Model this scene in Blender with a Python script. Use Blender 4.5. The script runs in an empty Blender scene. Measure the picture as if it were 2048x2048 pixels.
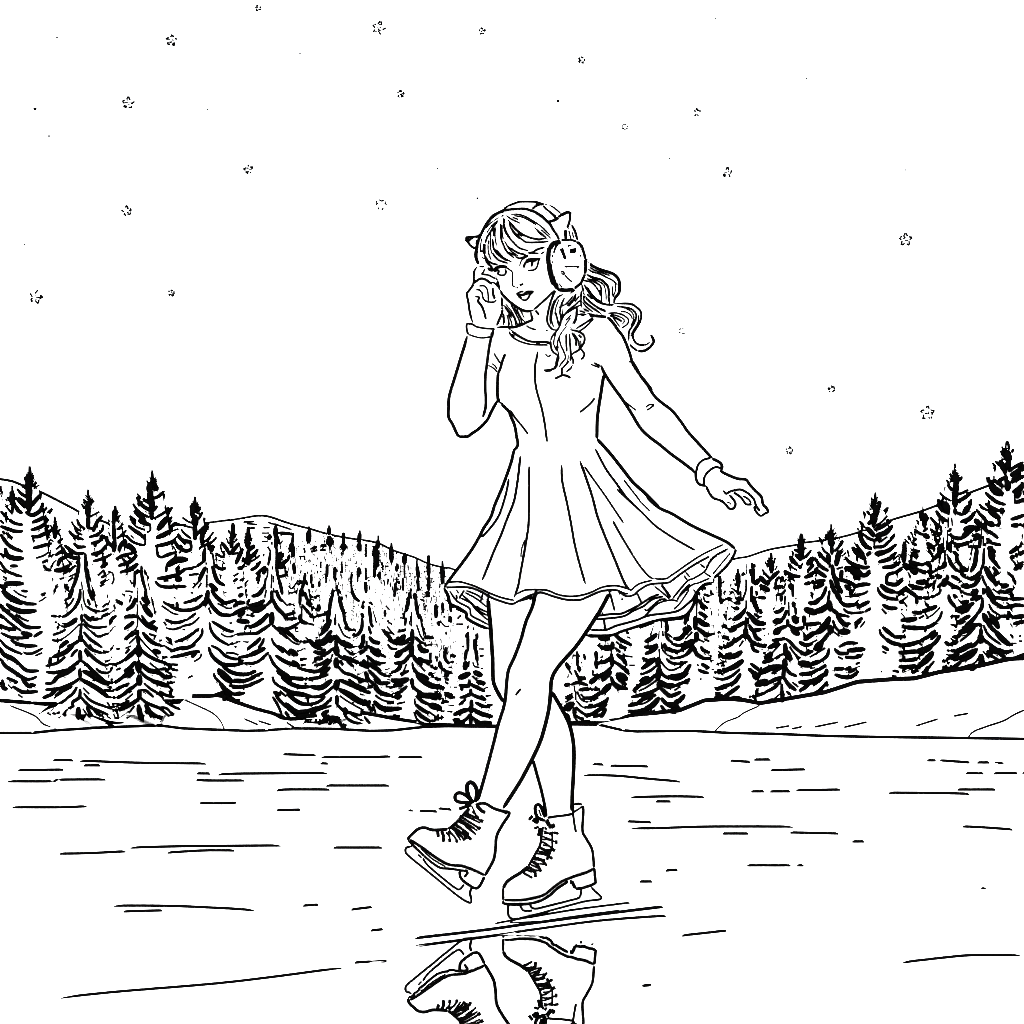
import bpy, math, random
from mathutils import Vector
from mathutils.bvhtree import BVHTree
from mathutils.geometry import delaunay_2d_cdt

# ------------------------------------------------------------------ camera, sky, sun, exposure
S = bpy.context.scene
HOR, K, CAMH = 1430.0, 0.000206, 0.504          # horizon row, metres per pixel per metre, eye height
cam_d = bpy.data.cameras.new("camera")
cam = bpy.data.objects.new("camera", cam_d)
S.collection.objects.link(cam)
cam.location = (0, 0, CAMH)
cam.rotation_euler = (math.radians(90), 0, 0)
cam_d.sensor_width = 36.0
cam_d.lens = 36.0 / (2048 * K)
cam_d.shift_y = (HOR - 1024) / 2048.0
cam_d.clip_start, cam_d.clip_end = 0.05, 4000
S.camera = cam

W = bpy.data.worlds.new("World")
S.world = W
W.use_nodes = True
wn = W.node_tree
sky = wn.nodes.new('ShaderNodeTexSky')
sky.sky_type = 'NISHITA'
sky.sun_disc = False
SUN_EL, SUN_ROT = 50, 200
sky.sun_elevation = math.radians(SUN_EL)
sky.sun_rotation = math.radians(SUN_ROT)
sky.dust_density = 3.0
bg = wn.nodes['Background']
hs = wn.nodes.new('ShaderNodeHueSaturation')          # an even, almost colourless winter overcast
hs.inputs['Saturation'].default_value = 0.08
wn.links.new(sky.outputs[0], hs.inputs['Color'])
wn.links.new(hs.outputs[0], bg.inputs[0])
bg.inputs[1].default_value = 0.15
sun_d = bpy.data.lights.new("sun", 'SUN')
sun_d.energy = 1.5
sun_d.angle = math.radians(25)
sun_d.color = (1, 0.97, 0.93)
sun = bpy.data.objects.new("sun", sun_d)
S.collection.objects.link(sun)
sun.rotation_euler = (math.radians(90 - SUN_EL), 0, math.radians(-20))
S.view_settings.view_transform = 'Standard'
S.view_settings.look = 'None'
S.view_settings.gamma = 1
S.view_settings.exposure = 2.9
S.render.resolution_x = S.render.resolution_y = 1024
S.cycles.filter_width = 1.0

EROS = 1.9           # ink spreads a little: added to every stroke width, in photo pixels

# ------------------------------------------------------------------ materials
def white(name, lo=0.84, hi=0.92, scale=40, rough=0.8):
    m = bpy.data.materials.new(name)
    m.use_nodes = True
    t = m.node_tree
    b = t.nodes['Principled BSDF']
    tc = t.nodes.new('ShaderNodeTexCoord')
    n = t.nodes.new('ShaderNodeTexNoise')
    n.inputs['Scale'].default_value = scale
    r = t.nodes.new('ShaderNodeMapRange')
    r.inputs[3].default_value, r.inputs[4].default_value = lo, hi
    t.links.new(tc.outputs['Object'], n.inputs['Vector'])
    t.links.new(n.outputs[0], r.inputs[0])
    c = t.nodes.new('ShaderNodeCombineColor')
    for i in range(3):
        t.links.new(r.outputs[0], c.inputs[i])
    t.links.new(c.outputs[0], b.inputs['Base Color'])
    b.inputs['Roughness'].default_value = rough
    b.inputs['Specular IOR Level'].default_value = 0.1
    return m

def black(name):
    m = bpy.data.materials.new(name)
    m.use_nodes = True
    t = m.node_tree
    t.nodes.remove(t.nodes['Principled BSDF'])
    d = t.nodes.new('ShaderNodeBsdfDiffuse')
    d.inputs[0].default_value = (0.0003, 0.0003, 0.0003, 1)
    t.links.new(d.outputs[0], t.nodes['Material Output'].inputs[0])
    return m

INK = black("black_ink")
SNOW = white("snow", 0.86, 0.93, 2)
SKIN = white("pale_skin")
CLOTH = white("white_cloth", 0.85, 0.92, 120)
HAIRM = white("white_hair", 0.85, 0.9, 80)
LEATHER = white("white_leather", 0.85, 0.92, 60, 0.6)
STEEL = white("pale_steel", 0.85, 0.9, 30, 0.5)
PLASTIC = white("white_plastic", 0.86, 0.92, 20, 0.5)

def ice_mat():                                   # frosted ice with one polished wet patch under the skater
    m = white("frosted_ice", 0.85, 0.93, 3)
    t = m.node_tree
    b = t.nodes['Principled BSDF']
    geo = t.nodes.new('ShaderNodeTexCoord')
    sub = t.nodes.new('ShaderNodeVectorMath'); sub.operation = 'SUBTRACT'
    sub.inputs[1].default_value = (0.0, 4.65, 0)
    mul = t.nodes.new('ShaderNodeVectorMath'); mul.operation = 'MULTIPLY'
    mul.inputs[1].default_value = (1 / 0.30, 1 / 0.98, 0)
    ln = t.nodes.new('ShaderNodeVectorMath'); ln.operation = 'LENGTH'
    t.links.new(geo.outputs['Object'], sub.inputs[0])
    t.links.new(sub.outputs[0], mul.inputs[0])
    t.links.new(mul.outputs[0], ln.inputs[0])
    mr = t.nodes.new('ShaderNodeMapRange')
    mr.inputs[1].default_value, mr.inputs[2].default_value = 0.93, 1.0
    mr.inputs[3].default_value, mr.inputs[4].default_value = 1.0, 0.0
    t.links.new(ln.outputs['Value'], mr.inputs[0])
    gl = t.nodes.new('ShaderNodeBsdfGlossy')
    gl.inputs['Color'].default_value = (0.95, 0.95, 0.95, 1)
    gl.inputs['Roughness'].default_value = 0.0
    mx = t.nodes.new('ShaderNodeMixShader')
    t.links.new(mr.outputs[0], mx.inputs[0])
    t.links.new(b.outputs[0], mx.inputs[1])
    t.links.new(gl.outputs[0], mx.inputs[2])
    t.links.new(mx.outputs[0], t.nodes['Material Output'].inputs[0])
    return m
ICE = ice_mat()

# ------------------------------------------------------------------ helpers
EYE = Vector((0, 0, CAMH))
def P(px, py, Y):
    return Vector(((px - 1024) * K * Y, Y, CAMH - (py - HOR) * K * Y))

def fr(ox, oy, s):                               # a sketch frame: numbers measured on an enlarged detail
    def f(txt):
        v = [float(a) for a in txt.replace(',', ' ').split()]
        return [(ox + v[i] * s, oy + v[i + 1] * s) for i in range(0, len(v), 2)]
    f.s = s
    return f
FA = fr(900, 380, 300 / 1932); FB = fr(1050, 480, 300 / 1932); FC = fr(860, 600, 300 / 1932)
FD = fr(1150, 660, 400 / 1932); FE = fr(880, 860, 400 / 1932); FF = fr(1140, 1000, 360 / 1932)
FG = fr(870, 1150, 400 / 1932); FH = fr(800, 1540, 420 / 1932)
F1 = fr(0, 900, 512 / 1649); F2 = fr(450, 1000, 550 / 1932); F3 = fr(1100, 1080, 500 / 1932)
F4 = fr(1550, 860, 498 / 1503); F7 = fr(0, 1440, 0.53); F8 = fr(1024, 1440, 0.53)
FX = fr(0, 0, 1.0)

def smooth(pts, step):
    """Catmull-Rom through pts (tuples of any length), resampled about every `step` of the first two numbers."""
    n = len(pts)
    if n == 1:
        return pts
    out = []
    for i in range(n - 1):
        p0, p1, p2, p3 = pts[max(i - 1, 0)], pts[i], pts[i + 1], pts[min(i + 2, n - 1)]
        d = math.dist(p1[:2], p2[:2])
        m = max(1, int(math.ceil(d / step)))
        for j in range(m):
            t = j / m
            out.append(tuple(0.5 * (2 * b + (c - a) * t + (2 * a - 5 * b + 4 * c - e) * t * t + (3 * b - a - 3 * c + e) * t ** 3)
                             for a, b, c, e in zip(p0, p1, p2, p3)))
    out.append(tuple(pts[-1]))
    return out

def resample(pts, n):
    d = [0]
    for a, b in zip(pts, pts[1:]):
        d.append(d[-1] + math.dist(a[:2], b[:2]))
    out, j = [], 0
    for i in range(n):
        t = d[-1] * i / (n - 1)
        while j < len(d) - 2 and d[j + 1] < t:
            j += 1
        u = (t - d[j]) / max(d[j + 1] - d[j], 1e-9)
        out.append(tuple(a + (b - a) * u for a, b in zip(pts[j], pts[j + 1])))
    return out

def lerp_at(poly, x):
    if x <= poly[0][0]: return poly[0][1]
    for (x0, y0), (x1, y1) in zip(poly, poly[1:]):
        if x <= x1:
            return y0 + (y1 - y0) * (x - x0) / max(x1 - x0, 1e-9)
    return poly[-1][1]

class MB:
    def __init__(s):
        s.v, s.f, s.m, s.queue = [], [], [], []
    def add(s, v, f, m=0):
        o = len(s.v)
        s.v += [Vector(a) for a in v]
        s.f += [tuple(i + o for i in q) for q in f]
        s.m += [m] * len(f)
    def bvh(s):
        return BVHTree.FromPolygons(s.v, s.f)
    def fill(s, me, origin, flat=False):
        o = Vector(origin)
        me.from_pydata([tuple(a - o) for a in s.v], [], s.f)
        me.polygons.foreach_set('material_index', s.m)
        me.polygons.foreach_set('use_smooth', [not flat] * len(s.f))
        me.update()
    def build(s, name, mats, parent=None, origin=(0, 0, 0), flat=False):
        me = bpy.data.meshes.new(name)
        for m in mats: me.materials.append(m)
        ob = bpy.data.objects.new(name, me)
        S.collection.objects.link(ob)
        if parent: ob.parent = parent
        else: ob.location = origin
        if s.queue: FIGURE.append((s, ob, origin))
        else: s.fill(me, origin, flat)
        return ob

def tag(o, label=None, cat=None, group=None, kind=None):
    if label: o['label'] = label
    if cat: o['category'] = cat
    if group: o['group'] = group
    if kind: o['kind'] = kind
    return o

def empty(name, loc, label, cat, group=None):
    o = bpy.data.objects.new(name, None)
    S.collection.objects.link(o)
    o.location = loc
    o.empty_display_size = 0.1
    return tag(o, label, cat, group)

def tube(mb, pts, radii, mat=0, flat=1.0, n=6):
    """A stroke of real thickness through world points; round across the stroke, `flat` times as deep."""
    N = len(pts)
    if N < 2: return
    vs = []
    for i in range(N):
        t = pts[min(i + 1, N - 1)] - pts[max(i - 1, 0)]
        nn = Vector((-t.z, 0, t.x))
        if nn.length < 1e-9: nn = Vector((1, 0, 0))
        nn.normalize()
        for k in range(n):
            a = 2 * math.pi * k / n
            vs.append(pts[i] + nn * (math.cos(a) * radii[i]) + Vector((0, math.sin(a) * radii[i] * flat, 0)))
    fs = [(i * n + k, i * n + (k + 1) % n, (i + 1) * n + (k + 1) % n, (i + 1) * n + k) for i in range(N - 1) for k in range(n)]
    fs += [tuple(range(n))[::-1], tuple((N - 1) * n + k for k in range(n))]
    mb.add(vs, fs, mat)

def widths(n, w, taper):
    out = []
    for i in range(n):
        t = i / max(n - 1, 1)
        e = min(t, 1 - t)
        out.append(w if taper <= 0 else w * (1 - 0.55 * max(0, 1 - e / taper) ** 1.5))
    return out

def ink(mb, frame, strokes, bvh, d0, taper=0.12, step=3.0, mat=1, lift=0.0):
    """Strokes (width, points) laid onto the surface `bvh`; bvh='body' waits for draw_skater()."""
    if bvh == 'body':
        mb.queue.append((frame, strokes, d0, taper, step, mat, lift))
        return
    def cast(x, y):
        r = P(x, y, 1.0) - EYE
        return bvh.ray_cast(EYE, r.normalized(), 900)[0]
    for st in strokes:
        w, txt = st[0], st[1]
        raw = frame(txt)
        if len(raw) == 1: raw = [(raw[0][0] - .5, raw[0][1]), (raw[0][0] + .5, raw[0][1])]
        px = smooth(raw, step)
        wf = w * frame.s + EROS
        ds = []
        for i, (x, y) in enumerate(px):
            dd = d0(x, y) if callable(d0) else d0
            a, b = px[max(i - 1, 0)], px[min(i + 1, len(px) - 1)]
            l = math.dist(a, b) or 1
            nx, ny = -(b[1] - a[1]) / l * wf * .5, (b[0] - a[0]) / l * wf * .5
            hits = [h.y for h in (cast(x, y), cast(x + nx, y + ny), cast(x - nx, y - ny)) if h]
            if hits: ds.append(min(hits))
            else: ds.append(bvh.find_nearest(P(x, y, dd))[0].y)
        dm = [min(ds[max(i - 1, 0):i + 2]) for i in range(len(ds))]
        fl = 1.0 if wf < 5 else 5 / wf
        ws = widths(len(px), wf / 2, taper if len(px) > 4 else 0)
        pts = [P(x, y, d - ww * K * d * fl * 0.6 - 0.0012 - lift) for (x, y), d, ww in zip(px, dm, ws)]
        tube(mb, pts, [ww * K * p.y for ww, p in zip(ws, pts)], mat, fl)

FIGURE = []
def draw_skater():
    """All of the figure's surfaces are there now: lay every waiting stroke on what the eye meets first."""
    allv, allf = [], []
    for mb, ob, o in FIGURE:
        k = len(allv)
        allv += mb.v
        allf += [tuple(i + k for i in q) for q in mb.f]
    bvh = BVHTree.FromPolygons(allv, allf)
    for mb, ob, o in FIGURE:
        for frame, strokes, d0, taper, step, mat, lift in mb.queue:
            ink(mb, frame, strokes, bvh, d0, taper, step, mat, lift)
        mb.fill(ob.data, o)

def puff(mb, poly, Y, thick, round_px=25, mat=0, grid=6, smooth_step=4, back=1.0):
    """A closed outline made into a rounded solid of half-thickness `thick` metres."""
    Yf = Y if callable(Y) else (lambda x, y: Y)
    out = smooth(list(poly) + [poly[0]], smooth_step)[:-1] if smooth_step else list(poly)
    n = len(out)
    xs, ys = [p[0] for p in out], [p[1] for p in out]
    def inside(x, y):
        c = False
        for i in range(n):
            x0, y0 = out[i]; x1, y1 = out[i - 1]
            if (y0 > y) != (y1 > y) and x < (x1 - x0) * (y - y0) / (y1 - y0) + x0: c = not c
        return c
    def bd(x, y):
        best = 1e9
        for i in range(n):
            x0, y0 = out[i - 1]; x1, y1 = out[i]
            dx, dy = x1 - x0, y1 - y0
            t = max(0, min(1, ((x - x0) * dx + (y - y0) * dy) / max(dx * dx + dy * dy, 1e-9)))
            best = min(best, math.hypot(x - x0 - t * dx, y - y0 - t * dy))
        return best
    pts = [Vector(p) for p in out]
    g = grid
    yy = min(ys) + g / 2
    row = 0
    while yy < max(ys):
        xx = min(xs) + (g / 2 if row % 2 else g)
        while xx < max(xs):
            if inside(xx, yy) and bd(xx, yy) > g * 0.45: pts.append(Vector((xx, yy)))
            xx += g
        yy += g; row += 1
    edges = [(i, (i + 1) % n) for i in range(n)]
    V, E, T = delaunay_2d_cdt(pts, edges, [tuple(range(n))], 1, 1e-6)[:3]
    fv, bv, idx, hs = [], [], {}, []
    for v in V:
        d = min(bd(v.x, v.y) / round_px, 1.0)
        hs.append(thick * math.sqrt(max(0, 1 - (1 - d) ** 2)) if d > 0.02 else 0)
    vs, front, backi = [], [], []
    for v, h in zip(V, hs):
        b = P(v.x, v.y, Yf(v.x, v.y))
        front.append(len(vs)); vs.append(b - Vector((0, h, 0)))
        if h > 0:
            backi.append(len(vs)); vs.append(b + Vector((0, h * back, 0)))
        else:
            backi.append(front[-1])
    fs = []
    for t in T:
        t = list(t)
        a, b, c = V[t[0]], V[t[1]], V[t[2]]
        if (b.x - a.x) * (c.y - a.y) - (b.y - a.y) * (c.x - a.x) < 0: t.reverse()
        fs.append(tuple(front[i] for i in t))
        q = tuple(backi[i] for i in reversed(t))
        if len(set(q)) == 3 and set(q) != set(fs[-1]): fs.append(q)
    mb.add(vs, fs, mat)

def loft(mb, L, R, dep, asp=1.0, n=24, m=18, mat=0, cap=True):
    """A limb between two contours; dep = depth along it, asp = depth over width."""
    L, R = resample(smooth(L, 4), n), resample(smooth(R, 4), n)
    vs = []
    for i in range(n):
        t = i / (n - 1)
        d = dep if not isinstance(dep, (list, tuple)) else resample([(k, v) for k, v in enumerate(dep)], n)[i][1]
        a = asp if not isinstance(asp, (list, tuple)) else resample([(k, v) for k, v in enumerate(asp)], n)[i][1]
        l, r = P(*L[i], d), P(*R[i], d)
        c, h = (l + r) / 2, (r - l) / 2
        for k in range(m):
            th = 2 * math.pi * k / m
            vs.append(c + h * math.cos(th) + Vector((0, -math.sin(th) * h.length * a, 0)))
    fs = [(i * m + k, (i + 1) * m + k, (i + 1) * m + (k + 1) % m, i * m + (k + 1) % m) for i in range(n - 1) for k in range(m)]
    if cap:
        vs0, vs1 = sum(vs[:m], Vector()) / m, sum(vs[-m:], Vector()) / m
        vs += [vs0, vs1]
        a, b = len(vs) - 2, len(vs) - 1
        fs += [(a, k, (k + 1) % m) for k in range(m)] + [(b, (n - 1) * m + (k + 1) % m, (n - 1) * m + k) for k in range(m)]
    mb.add(vs, fs, mat)

def chain(mb, pts, mat=0, n=10, aspect=1.0):
    """A finger or similar: points (px, py, depth, radius px)."""
    p = smooth([tuple(q) for q in pts], 3)
    tube(mb, [P(a, b, c) for a, b, c, r in p], [r * K * c for a, b, c, r in p], mat, aspect, n)
    for a, b, c, r in (p[0], p[-1]):
        R0, C0 = r * K * c, P(a, b, c)
        vs, fs = [], []
        for i in range(5):
            for k in range(8):
                t, u = math.pi * i / 4, 2 * math.pi * k / 8
                vs.append(C0 + Vector((math.sin(t) * math.cos(u), math.sin(t) * math.sin(u) * aspect, math.cos(t))) * R0)
        for i in range(4):
            for k in range(8):
                fs.append((i * 8 + k, (i + 1) * 8 + k, (i + 1) * 8 + (k + 1) % 8, i * 8 + (k + 1) % 8))
        mb.add(vs, fs, mat)

def fuse(mb, voxel):
    """All the volumes of mb grown together into one continuous skin."""
    ob = mb.build("fuse_source", [SKIN])
    md = ob.modifiers.new("fuse", 'REMESH')
    md.mode = 'VOXEL'
    md.voxel_size = voxel
    dg = bpy.context.evaluated_depsgraph_get()
    me = bpy.data.meshes.new_from_object(ob.evaluated_get(dg))
    r = MB()
    r.add([v.co.copy() for v in me.vertices], [tuple(p.vertices) for p in me.polygons])
    old = ob.data
    bpy.data.objects.remove(ob)
    bpy.data.meshes.remove(old); bpy.data.meshes.remove(me)
    return r

# ------------------------------------------------------------------ ice
def on_ice(px, py):
    return P(px, py, CAMH / (K * (py - HOR)))
mb = MB()
mb.add([(-900, -30, 0), (900, -30, 0), (900, 1500, 0), (-900, 1500, 0)], [(0, 1, 2, 3)], 0)
SCRATCH = [
 (F7, 9, ["200 153 278 154", "300 155 520 163 780 166", "315 173 380 173", "68 191 240 189", "27 233 190 233 230 227 400 226",
  "46 331 230 331 328 327", "742 203 795 204", "822 207 920 204 1236 202", "740 227 780 230 923 230", "1068 131 1192 135",
  "1212 142 1390 142 1475 139", "1502 142 1595 142", "1208 165 1240 166", "1230 249 1470 249", "1043 268 1085 264 1245 264",
  "753 314 840 316 893 313", "1043 342 1135 340", "1540 342 1560 343", "1582 344 1650 347", "1653 335 1705 340",
  "224 506 340 504 475 497", "491 483 700 478 1060 475", "631 502 770 494 886 494", "1257 483 1443 483",
  "430 702 630 703 830 711 960 719", "465 724 613 720", "1143 702 1203 698", "1325 717 1405 707", "1397 796 1447 791",
  "230 1049 440 1027 870 990 1290 936", "1337 917 1460 909"]),
 (F8, 9, ["303 168 347 170", "370 174 515 177", "270 210 390 212 530 225 637 234", "823 155 900 160", "913 151 977 151",
  "975 191 1108 188", "902 271 953 271", "973 271 1052 271", "1072 267 1240 264", "449 293 600 290 727 292", "541 309 600 309",
  "435 384 527 388", "449 410 545 410 740 404 1060 404", "793 430 893 430", "1049 426 1233 430", "1283 460 1331 460",
  "887 550 1052 550", "1075 550 1101 550", "578 570 626 566", "480 611 531 611", "641 815 810 796", "490 1003 527 999",
  "1473 916 1640 897 1740 889 1918 889", "1566 154 1600 154", "1615 154 1727 162", "1755 162 1803 162", "1820 162 1855 165",
  "1712 202 1780 203", "1818 203 1908 201", "1925 201 2100 203", "1420 276 1580 277 1727 280", "1680 264 1825 264",
  "1700 403 1780 407 1890 415", "1768 634 1790 637", "882 745 887 745"]),
]
def ridge(mb, pts, w, taper=0.1):
    px = smooth(pts, 6)
    ws = widths(len(px), (w + EROS) / 2, taper)
    def up(x, y):                                    # sunk to half its thickness where the wet ice mirrors the other half
        q = on_ice(x, y)
        return .05 if (q.x / .30) ** 2 + ((q.y - 4.65) / .98) ** 2 < 1 else .9
    tube(mb, [on_ice(x, y + .5 * w * up(x, y)) + Vector((0, 0, ww * K * on_ice(x, y).y * up(x, y))) for (x, y), ww in zip(px, ws)],
         [ww * K * on_ice(x, y).y for (x, y), ww in zip(px, ws)], 1)
for f, w, rows in SCRATCH:
    for r in rows:
        ridge(mb, f(r), w * f.s * .98)
# the fresh blade tracks by the standing skate
for w, pts in [(3.4, "989 1848 1060 1835 1150 1820 1260 1806"), (2.0, "1018 1846 1100 1842 1200 1828"),
               (5.6, "830 1877 960 1862 1060 1848 1190 1831 1327 1814"), (3.5, "1090 1843 1150 1834 1240 1822"),
               (4.6, "830 1892 960 1875 1080 1858 1200 1842 1333 1832")]:
    ridge(mb, FX(pts), w, 0.04)
tag(mb.build("ice", [ICE, INK], flat=True), kind='structure')

# ------------------------------------------------------------------ snow banks
SHORE = [(-700, 1478), (0, 1469), (64, 1469), (111, 1464), (207, 1458), (318, 1454), (366, 1460), (445, 1463), (493, 1465), (530, 1464),
         (583, 1460), (673, 1461), (742, 1465), (784, 1464), (848, 1457), (890, 1455.5), (996, 1457), (1146, 1452), (1199, 1453), (1247, 1464),
         (1273, 1466), (1384, 1465), (1459, 1469), (1554, 1471), (1649, 1475), (1755, 1477), (1920, 1479), (2048, 1481), (2750, 1492)]
CREST = [(-700, 1400), (0, 1404), (90, 1411), (200, 1409), (330, 1391), (354, 1395), (425, 1395), (436, 1392), (466, 1405), (512, 1421),
         (547, 1430), (564, 1440), (590, 1441), (660, 1434), (723, 1428), (790, 1441), (850, 1450), (905, 1454), (996, 1456), (1146, 1450),
         (1200, 1447), (1266, 1434), (1360, 1424), (1410, 1404), (1460, 1401), (1490, 1404), (1520, 1410), (1550, 1405), (1650, 1388),
         (1715, 1367), (1782, 1362), (1830, 1360), (1880, 1347), (1950, 1337), (2014, 1322), (2048, 1319), (2750, 1270)]
def shoreY(x): return CAMH / (K * (lerp_at(SHORE, x) - HOR))
def crestY(x):
    return shoreY(x) + 6 + 0.13 * (lerp_at(SHORE, x) - lerp_at(CREST, x))
cols = [x for x in range(-700, 2751, 10)]
crestYs = [crestY(x) for x in cols]
crestYs = [sum(crestYs[max(0, i - 4):i + 5]) / len(crestYs[max(0, i - 4):i + 5]) for i in range(len(cols))]
rows = []
for x, yc in zip(cols, crestYs):
    sp, cp, ys = lerp_at(SHORE, x), lerp_at(CREST, x), shoreY(x)
    cp = min(cp, sp - 1.2)
    a, c = P(x, sp, ys), P(x, cp, yc)
    col = [Vector((a.x * .985, a.y * .985, -.25)), a]
    for t in (.25, .5, .75):
        q = a.lerp(c, t); q.z = a.z + (c.z - a.z) * (t ** 1.15)
        col.append(q)
    col.append(c)
    for dy in (6, 20, 60, 150, 500):
        col.append(Vector((c.x * (yc + dy) / yc, yc + dy, c.z - .004 * dy)))
    rows.append(col)
n = len(rows[0])
def bank(i0, i1, name):
    mb = MB()
    v = [q for r in rows[i0:i1] for q in r]
    f = [(i * n + k, (i + 1) * n + k, (i + 1) * n + k + 1, i * n + k + 1) for i in range(i1 - i0 - 1) for k in range(n - 1)]
    mb.add(v, f)
    return mb
mid = cols.index(1070)
bl, br = bank(0, mid + 1, "l"), bank(mid, len(cols), "r")
GROUND = BVHTree.FromPolygons(bl.v + br.v, bl.f + [tuple(i + len(bl.v) for i in q) for q in br.f])
def line(mb, bvh, frame, strokes, Yf, taper=.08):
    ink(mb, frame, strokes, bvh, Yf, taper, step=5)
def poly_line(mb, poly, w, Yf, x0, x1, up=0.0):
    px = [(x, lerp_at(poly, x) - up) for x in range(x0, x1 + 1, 6)]
    pts = [P(x, y, Yf(x)) for x, y in px]
    tube(mb, pts, [(w + EROS) / 2 * K * p.y for p in pts], 1)
crY = lambda x: lerp_at(list(zip(cols, crestYs)), x) - .3
poly_line(bl, SHORE, 7.4, lambda x: shoreY(x) - .3, -700, 1070, 2)
poly_line(br, SHORE, 7.4, lambda x: shoreY(x) - .3, 1070, 2750, 2)
poly_line(bl, CREST, 9.5, crY, -700, 160, 2)
poly_line(bl, CREST, 9.5, crY, 320, 1070, 2)
poly_line(br, CREST, 11, crY, 1070, 2750, 2)
b0l, b0r = bank(0, mid + 1, "l").bvh(), bank(mid, len(cols), "r").bvh()
line(bl, b0l, F1, [(8, "60 1645 220 1710 280 1765 375 1800"), (8, "1190 1610 1280 1650 1370 1695 1420 1745 1445 1800")], 70)
line(bl, b0l, F2, [(9, "430 1560 490 1600"), (9, "130 1535 235 1580"), (9, "230 1550 325 1580")], 90)
line(br, b0r, F3, [(9, "1620 1280 1500 1335 1450 1370 1350 1410 1270 1480")], 60)
line(br, b0r, F4, [(9, "0 1800 90 1785"), (9, "97 1805 165 1790"), (9, "237 1793 385 1762"), (9, "413 1795 557 1762"), (9, "848 1787 987 1743"),
                   (9, "1076 1727 1168 1710"), (9, "1165 1855 1200 1820 1290 1785 1380 1755 1450 1715 1530 1680")], 55)
tag(bl.build("snow_bank", [SNOW, INK]), kind='structure')
tag(br.build("snow_bank", [SNOW, INK]), kind='structure')

# ------------------------------------------------------------------ hills
def hill(crest, Y, name, dashes=()):
    mb = MB()
    xs = [p[0] for p in crest]
    cp = smooth(crest, 12)
    v, f = [], []
    for x, y in cp:
        top = P(x, y, Y)
        v += [Vector((top.x, Y - 70, -3)), Vector((top.x, Y - 38, top.z * .45)), Vector((top.x, Y - 12, top.z * .85)), top,
              Vector((top.x, Y + 30, top.z * .8)), Vector((top.x, Y + 110, -3))]
    N = len(cp)
    f = [(i * 6 + k, (i + 1) * 6 + k, (i + 1) * 6 + k + 1, i * 6 + k + 1) for i in range(N - 1) for k in range(5)]
    mb.add(v, f)
    bv = mb.bvh()
    pts = [P(x, y, Y - .5) for x, y in cp]
    tube(mb, pts, [(4.2 + EROS) / 2 * K * p.y for p in pts], 1)
    ink(mb, F2, dashes, bv, Y)
    return tag(mb.build(name, [SNOW, INK]), kind='structure')
hill([(-700, 1010), (-300, 960), (-80, 950)] + F1("0 188 90 205 150 230 250 265 400 340 510 400 560 440 640 455 720 490") + [(300, 1110), (420, 1200), (520, 1300)], 330, "hill")
hill([(250, 1200), (300, 1090)] + F1("1040 540 1120 490 1250 480 1340 470 1500 450") +
     F2("0 150 120 130 230 112 310 118 450 165 600 205 720 240 870 270 1060 300 1180 355 1330 405 1430 450 1550 480 1620 495") + [(1000, 1190), (1120, 1260), (1250, 1330)], 300, "hill",
     [(9, "125 155 205 150"), (9, "150 165 230 172"), (9, "300 157 390 182 470 208"), (8, "265 195 320 195"), (8, "255 232 315 232"),
      (8, "270 255 320 270"), (8, "255 290 305 290"), (8, "150 195 215 195"), (12, "390 232 470 240"), (8, "320 165 380 172")])
hill([(1000, 1320), (1150, 1240), (1300, 1175), (1400, 1140)] + F3("1420 150 1530 130 1700 75 1932 35") +
     F4("150 685 340 660 500 620 700 545 870 495 980 455 1160 385 1290 335 1400 290 1503 240") + [(2250, 860), (2750, 760)], 290, "hill")


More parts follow.
